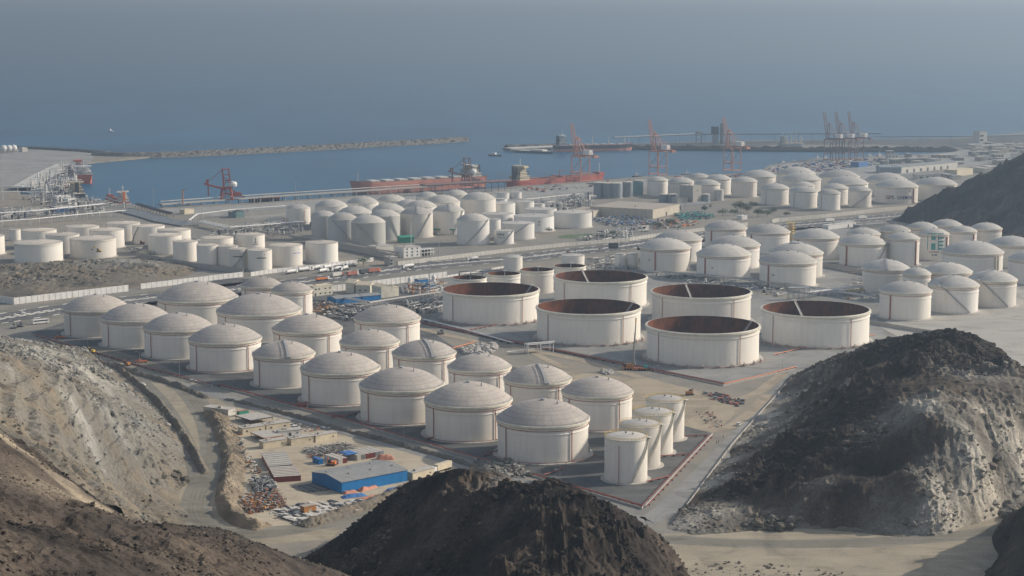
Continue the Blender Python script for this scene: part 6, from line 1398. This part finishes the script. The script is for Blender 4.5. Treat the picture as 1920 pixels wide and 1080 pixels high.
for mat, x, y, lb in [('crane',1087,340,'orange quay crane rising over the red tanker, furthest left'),('crane',1232,328,'orange quay crane with raised boom, middle of three'),('crane',1371,320,'orange quay crane furthest right of the three, behind cream tanks'),('crane_dull',1558,301,'dull rusty quay crane at left of the hazy cluster'),('crane_dull',1580,300,'dull rusty quay crane in the middle of the hazy cluster'),('crane_dull',1604,299,'dull rusty quay crane at right of the hazy cluster')]:
    P = at(x, y); P = Vector((P.x+wn.x*8, P.y+wn.y*8, 0))
    if mat not in QC: t = QC[mat] = make_quay_crane(mat); t.location = P; t.rotation_euler = (0,0,al)
    else: t = dup(QC[mat], P, al)
    tag(t, lb, 'crane', 'quay cranes with raised booms'); 
    if mat == 'crane_dull': t.scale = (.95,.95,.98)
e = MB(); ai = [(2.0*math.cos(RAD(a)),2.0*math.sin(RAD(a))) for a in range(0,360,30)]; 
def shiploader(label, px, py, mat, k=1.0, flip=1):
    P = at(px, py); t = thing('shiploader', label, 'crane', (P.x,P.y,3), RAD(18) if flip > 0 else RAD(24)); t.scale = (k,k,k); m = MB()
    for x in (-7,7):
        for y in (-6,6): m.beam((x,y,0),(x*.7,y*.7,15),1.4); m.beam((x,y,1),(-x*.6,y*.8,14),.6)
    for z in (1,8,15): 
        for y in (-5,5): m.beam((-7,y,z),(7,y,z),1.0)
    m.box((0,0,16),(14,11,1.2)); m.build('portal', mat, t); m = MB()
    for y in (-3,3): m.beam((-3,y,16),(-4.5,y*.8,38),.9); m.beam((6,y,16),(3,y*.8,38),.9); m.beam((-3.6,y,24),(5,y,24),.6); m.beam((-4,y,31),(4,y,31),.6); m.beam((-3.4,y,18),(4.6,y,28),.45); m.beam((5,y,20),(-4,y,30),.45)
    m.box((-.8,0,38.3),(9,6,1)); m.build('tower', mat, t)
    MB().lathe([(5,0),(5.4,3),(4,5.5),(0,6.2)],14,c=(8,0,17)).build('drive_house','white',t); m = MB()
    for y in (-2,2): m.beam((0,y,13),(-27,y,21),1.6,2.2); m.beam((-4,y*.8,38),(-24,y,21),.3)
    for i in range(8): m.beam((-3*i-1,-2,14+i*.9),(-3*i-1,2,14+i*.9),.6)
    m.box((-23,0,23),(3,4,6)); m.beam((-22,0,20),(-22,0,6),1.4); m.build('boom', mat, t)
    m = MB().beam((7,0,12),(22,0,3),3,1.6).box((13,0,7),(9,7,5)); m.build('tail_conveyor', mat, t); return t
shiploader('bright red shiploader with white drive house on the basin jetty', 425, 380, 'hull_red')
shiploader('rusty brown shiploader standing over the stern of the red carrier', 876, 353, 'crane_dull', .98, -1)
P = at(343,387); t = thing('davit', 'small rusty mooring davit at the jetty head', 'davit', (P.x,P.y,2)); MB().cyl((0,0,0),(0,0,18),.8,n=8).build('post','ochre',t); MB().beam((0,0,18),(6,0,19),.8).build('arm','ochre',t)
# ---------------------------------------------------------------- far jetty plant and port town
pipe_run('conveyor', 'hazy conveyor gallery running along the far jetty', [(1150,275),(1300,268),(1500,267),(1650,266.5)], 3, 1.5, 17, 'shell_steel', 'shell_steel', 3, 45, hoop=1)
pipe_run('conveyor', 'thin hazy conveyor line continuing to the right coast', [(1640,268),(1800,267),(1925,265)], 2, 1.2, 12, 'shell_steel', 'shell_steel', 3, 60)
P = at(1345,270); t = thing('transfer_tower', 'dark hazy transfer tower on the far jetty', 'tower', (P.x,P.y,0)); MB().box((-4,0,14),(10,14,28)).build('shaft','shell_steel',t); MB().box((-5,0,26),(13,16,14)).build('head_house','dark',t); MB().box((8,0,20),(5,12,40)).build('stair_tower','grey',t)
P = at(1310,270); t = thing('transfer_tower', 'pale hazy lattice transfer tower left of the dark one', 'tower', (P.x,P.y,0)); m = MB()
for x in (-5,5):
    for y in (-5,5): m.beam((x,y,0),(x,y,24),1)
for z in (8,16,24): m.box((0,0,z),(11,11,.8))
m.build('frame','steel',t); MB().box((0,0,20),(8,8,7)).build('head_house','offwhite',t)
shed('port_building', 'tall hazy control building at the right coast', (1836,273), (1850,272.5), (1836,270), 26, wall='offwhite', roof='grey', cat='building', flat=True, depth=18, wins=[(.3,10,8,3),(.3,18,8,3)])
shed('port_building', 'long pale warehouse with a row of doors in the hazy port', (1690,325), (1795,315), (1690,321), 9, 2, wall='offwhite', roof='grey', cat='warehouse', depth=30, doors=[(.1+.12*i,5,5) for i in range(7)])
shed('port_building', 'grey-blue warehouse left of the long pale one', (1650,325), (1690,325), (1650,318), 9, 2, wall='shell_steel', roof='shell_steel', cat='warehouse', depth=30)
shed('port_building', 'beige block beside the dark hill edge in the port', (1794,331), (1824,327), (1794,327), 9, wall='cab_cream', roof='cab_cream', cat='building', flat=True, depth=20)
shed('port_building', 'bright blue container stack in the hazy port', (1610,314), (1628,312), (1610,310), 8, wall='tarp', roof='grey', cat='building', flat=True, depth=14)
gt = 'small low buildings of the hazy port district'
rnd = random.Random(3); protoB = []
for wl, rf in (('cab_cream','concrete'),('offwhite','grey'),('grey','concrete'),('brownroof','offwhite')):
    t = bpy.data.objects.new('port_building', None); COL.objects.link(t); MB().box((0,0,2.5),(16,10,5)).build('wall',wl,t); MB().box((0,0,5.15),(16.6,10.6,.3)).build('roof',rf,t)
    m = MB(); [m.box((x,-5.03,2.2),(2,.06,1.6)) for x in (-5,0,5)]; m.build('window','glass',t); index(t); t['category'] = 'building'; protoB.append(t)
n_ = 0; used = set()
LB = ['small cream flat-roofed building among the hazy port blocks','small pale building with a grey roof in the hazy port','small grey building in the hazy port district','small brown building with a pale roof in the hazy port']
while n_ < 85:
    y = rnd.uniform(272, 336); xl = 1960-(y-270)*1.9; x = rnd.uniform(1650 if y > 289 else 1815, min(1925, 1900-(y-300)*1.6 if y > 300 else 1925))
    if 1640 < x < 1830 and 310 < y < 334: continue
    P = at(x, y); k = rnd.randrange(4)
    if k in used: t = dup(protoB[k], (P.x,P.y,0))
    else: t = protoB[k]; t.location = (P.x,P.y,0); used.add(k)
    t.rotation_euler = (0,0,.35+rnd.choice((0,PI/2))); s_ = rnd.uniform(.5,1.5); t.scale = (s_*rnd.uniform(.8,1.8),s_,rnd.uniform(.7,1.5)); tag(t, LB[k], 'building', gt+', '+('cream','pale','grey','brown')[k]+' ones'); n_ += 1
for x, y, lb in [(7,287,'white storage sphere at far left, first of three'),(17,286.6,'white storage sphere at far left, middle of three'),(26,286.2,'white storage sphere at far left, last of three')]:
    P = at(x, y); t = thing('storage_sphere', lb, 'tank', (P.x,P.y,0)); MB().lathe([(.01,2)]+[(6*math.sin(RAD(a)),8-6*math.cos(RAD(a))) for a in range(15,180,15)]+[(.01,14)],20,smooth=True).build('shell','white',t); m = MB()
    for k in range(6): m.cyl((5.4*math.cos(k*1.05),5.4*math.sin(k*1.05),0),(5.6*math.cos(k*1.05),5.6*math.sin(k*1.05),8),.4,n=6)
    m.build('leg','offwhite',t)
shed('port_building', 'small pale block right of the three white spheres', (42,285), (52,284.5), (42,283.5), 7, wall='offwhite', roof='offwhite', cat='building', flat=True, depth=12)
# ---------------------------------------------------------------- trees
def make_tree(name, h, w, n=520, seed=0):
    rr = random.Random(seed); t = bpy.data.objects.new(name, None); COL.objects.link(t); m = MB().cyl((0,0,0),(.1,.1,h*.45),.28,.18,n=7)
    cl = []
    for k in range(7):
        a = k*.9+rr.random(); r = w*.33*rr.uniform(.5,1.1); z = h*rr.uniform(.5,.85); p = (r*math.cos(a),r*math.sin(a),z); m.beam((.1,.1,h*.38),p,.13); cl.append(p)
    m.build('trunk','bark',t); q = MB()
    for _ in range(n):
        c = rr.choice(cl); s_ = w*.24; p = Vector((c[0]+rr.gauss(0,s_*.6),c[1]+rr.gauss(0,s_*.6),c[2]+rr.gauss(0,h*.11)))
        if p.z < h*.2: continue
        u = Vector((rr.gauss(0,1),rr.gauss(0,1),rr.gauss(0,1))).normalized(); v = u.orthogonal().normalized(); e = rr.uniform(.25,.6)
        q.add([p+u*e,p+v*e*.6,p-u*e,p-v*e*.6],[(0,1,2,3)])
    q.build('crown','leaf',t); return index(t)
tp = [make_tree('tree', 8, 11, seed=1), make_tree('tree', 7, 9, seed=2)]
gtt = 'dusty green trees below the basin tanks'
for i, (x, y, s_, lb) in enumerate([(1354,405,1.0,'dusty green tree at the left end of the clump'),(1376,404,1.1,'dusty green tree beside the white hut'),(1389,397,1.5,'largest dusty green tree in the middle of the clump'),(1402,399,1.2,'green tree right behind the white hut'),(1421,407,1.2,'round green tree near the panelled wall'),(1439,406,1.15,'round green tree under the front cream tank'),(1451,401,.9,'small green tree at the right of the clump'),(1475,406,.8,'low green tree alone right of the clump'),(1412,390,1.0,'green tree close under the dark-riser cream tank'),(1320,396,.8,'small tree before the low dark building'),(681,500,1.1,'lone round tree beside the gatehouse track'),(1150,443,.8,'small tree beyond the billboard'),(1030,437,.7,'small tree by the lawn, left one'),(1128,447,.6,'shrub-like tree by the lawn, right one'),(1255,424,1.0,'bushy tree beside the junk yard'),(1235,427,.9,'bushy tree left of another by the junk yard')]):
    P = at(x, y); t = tp[i] if i < 2 else dup(tp[i % 2], (P.x,P.y,0), i*1.3); t.location = (P.x,P.y,0); t.scale = (s_,s_,s_); tag(t, lb, 'tree', gtt if i < 9 else 'scattered small trees')
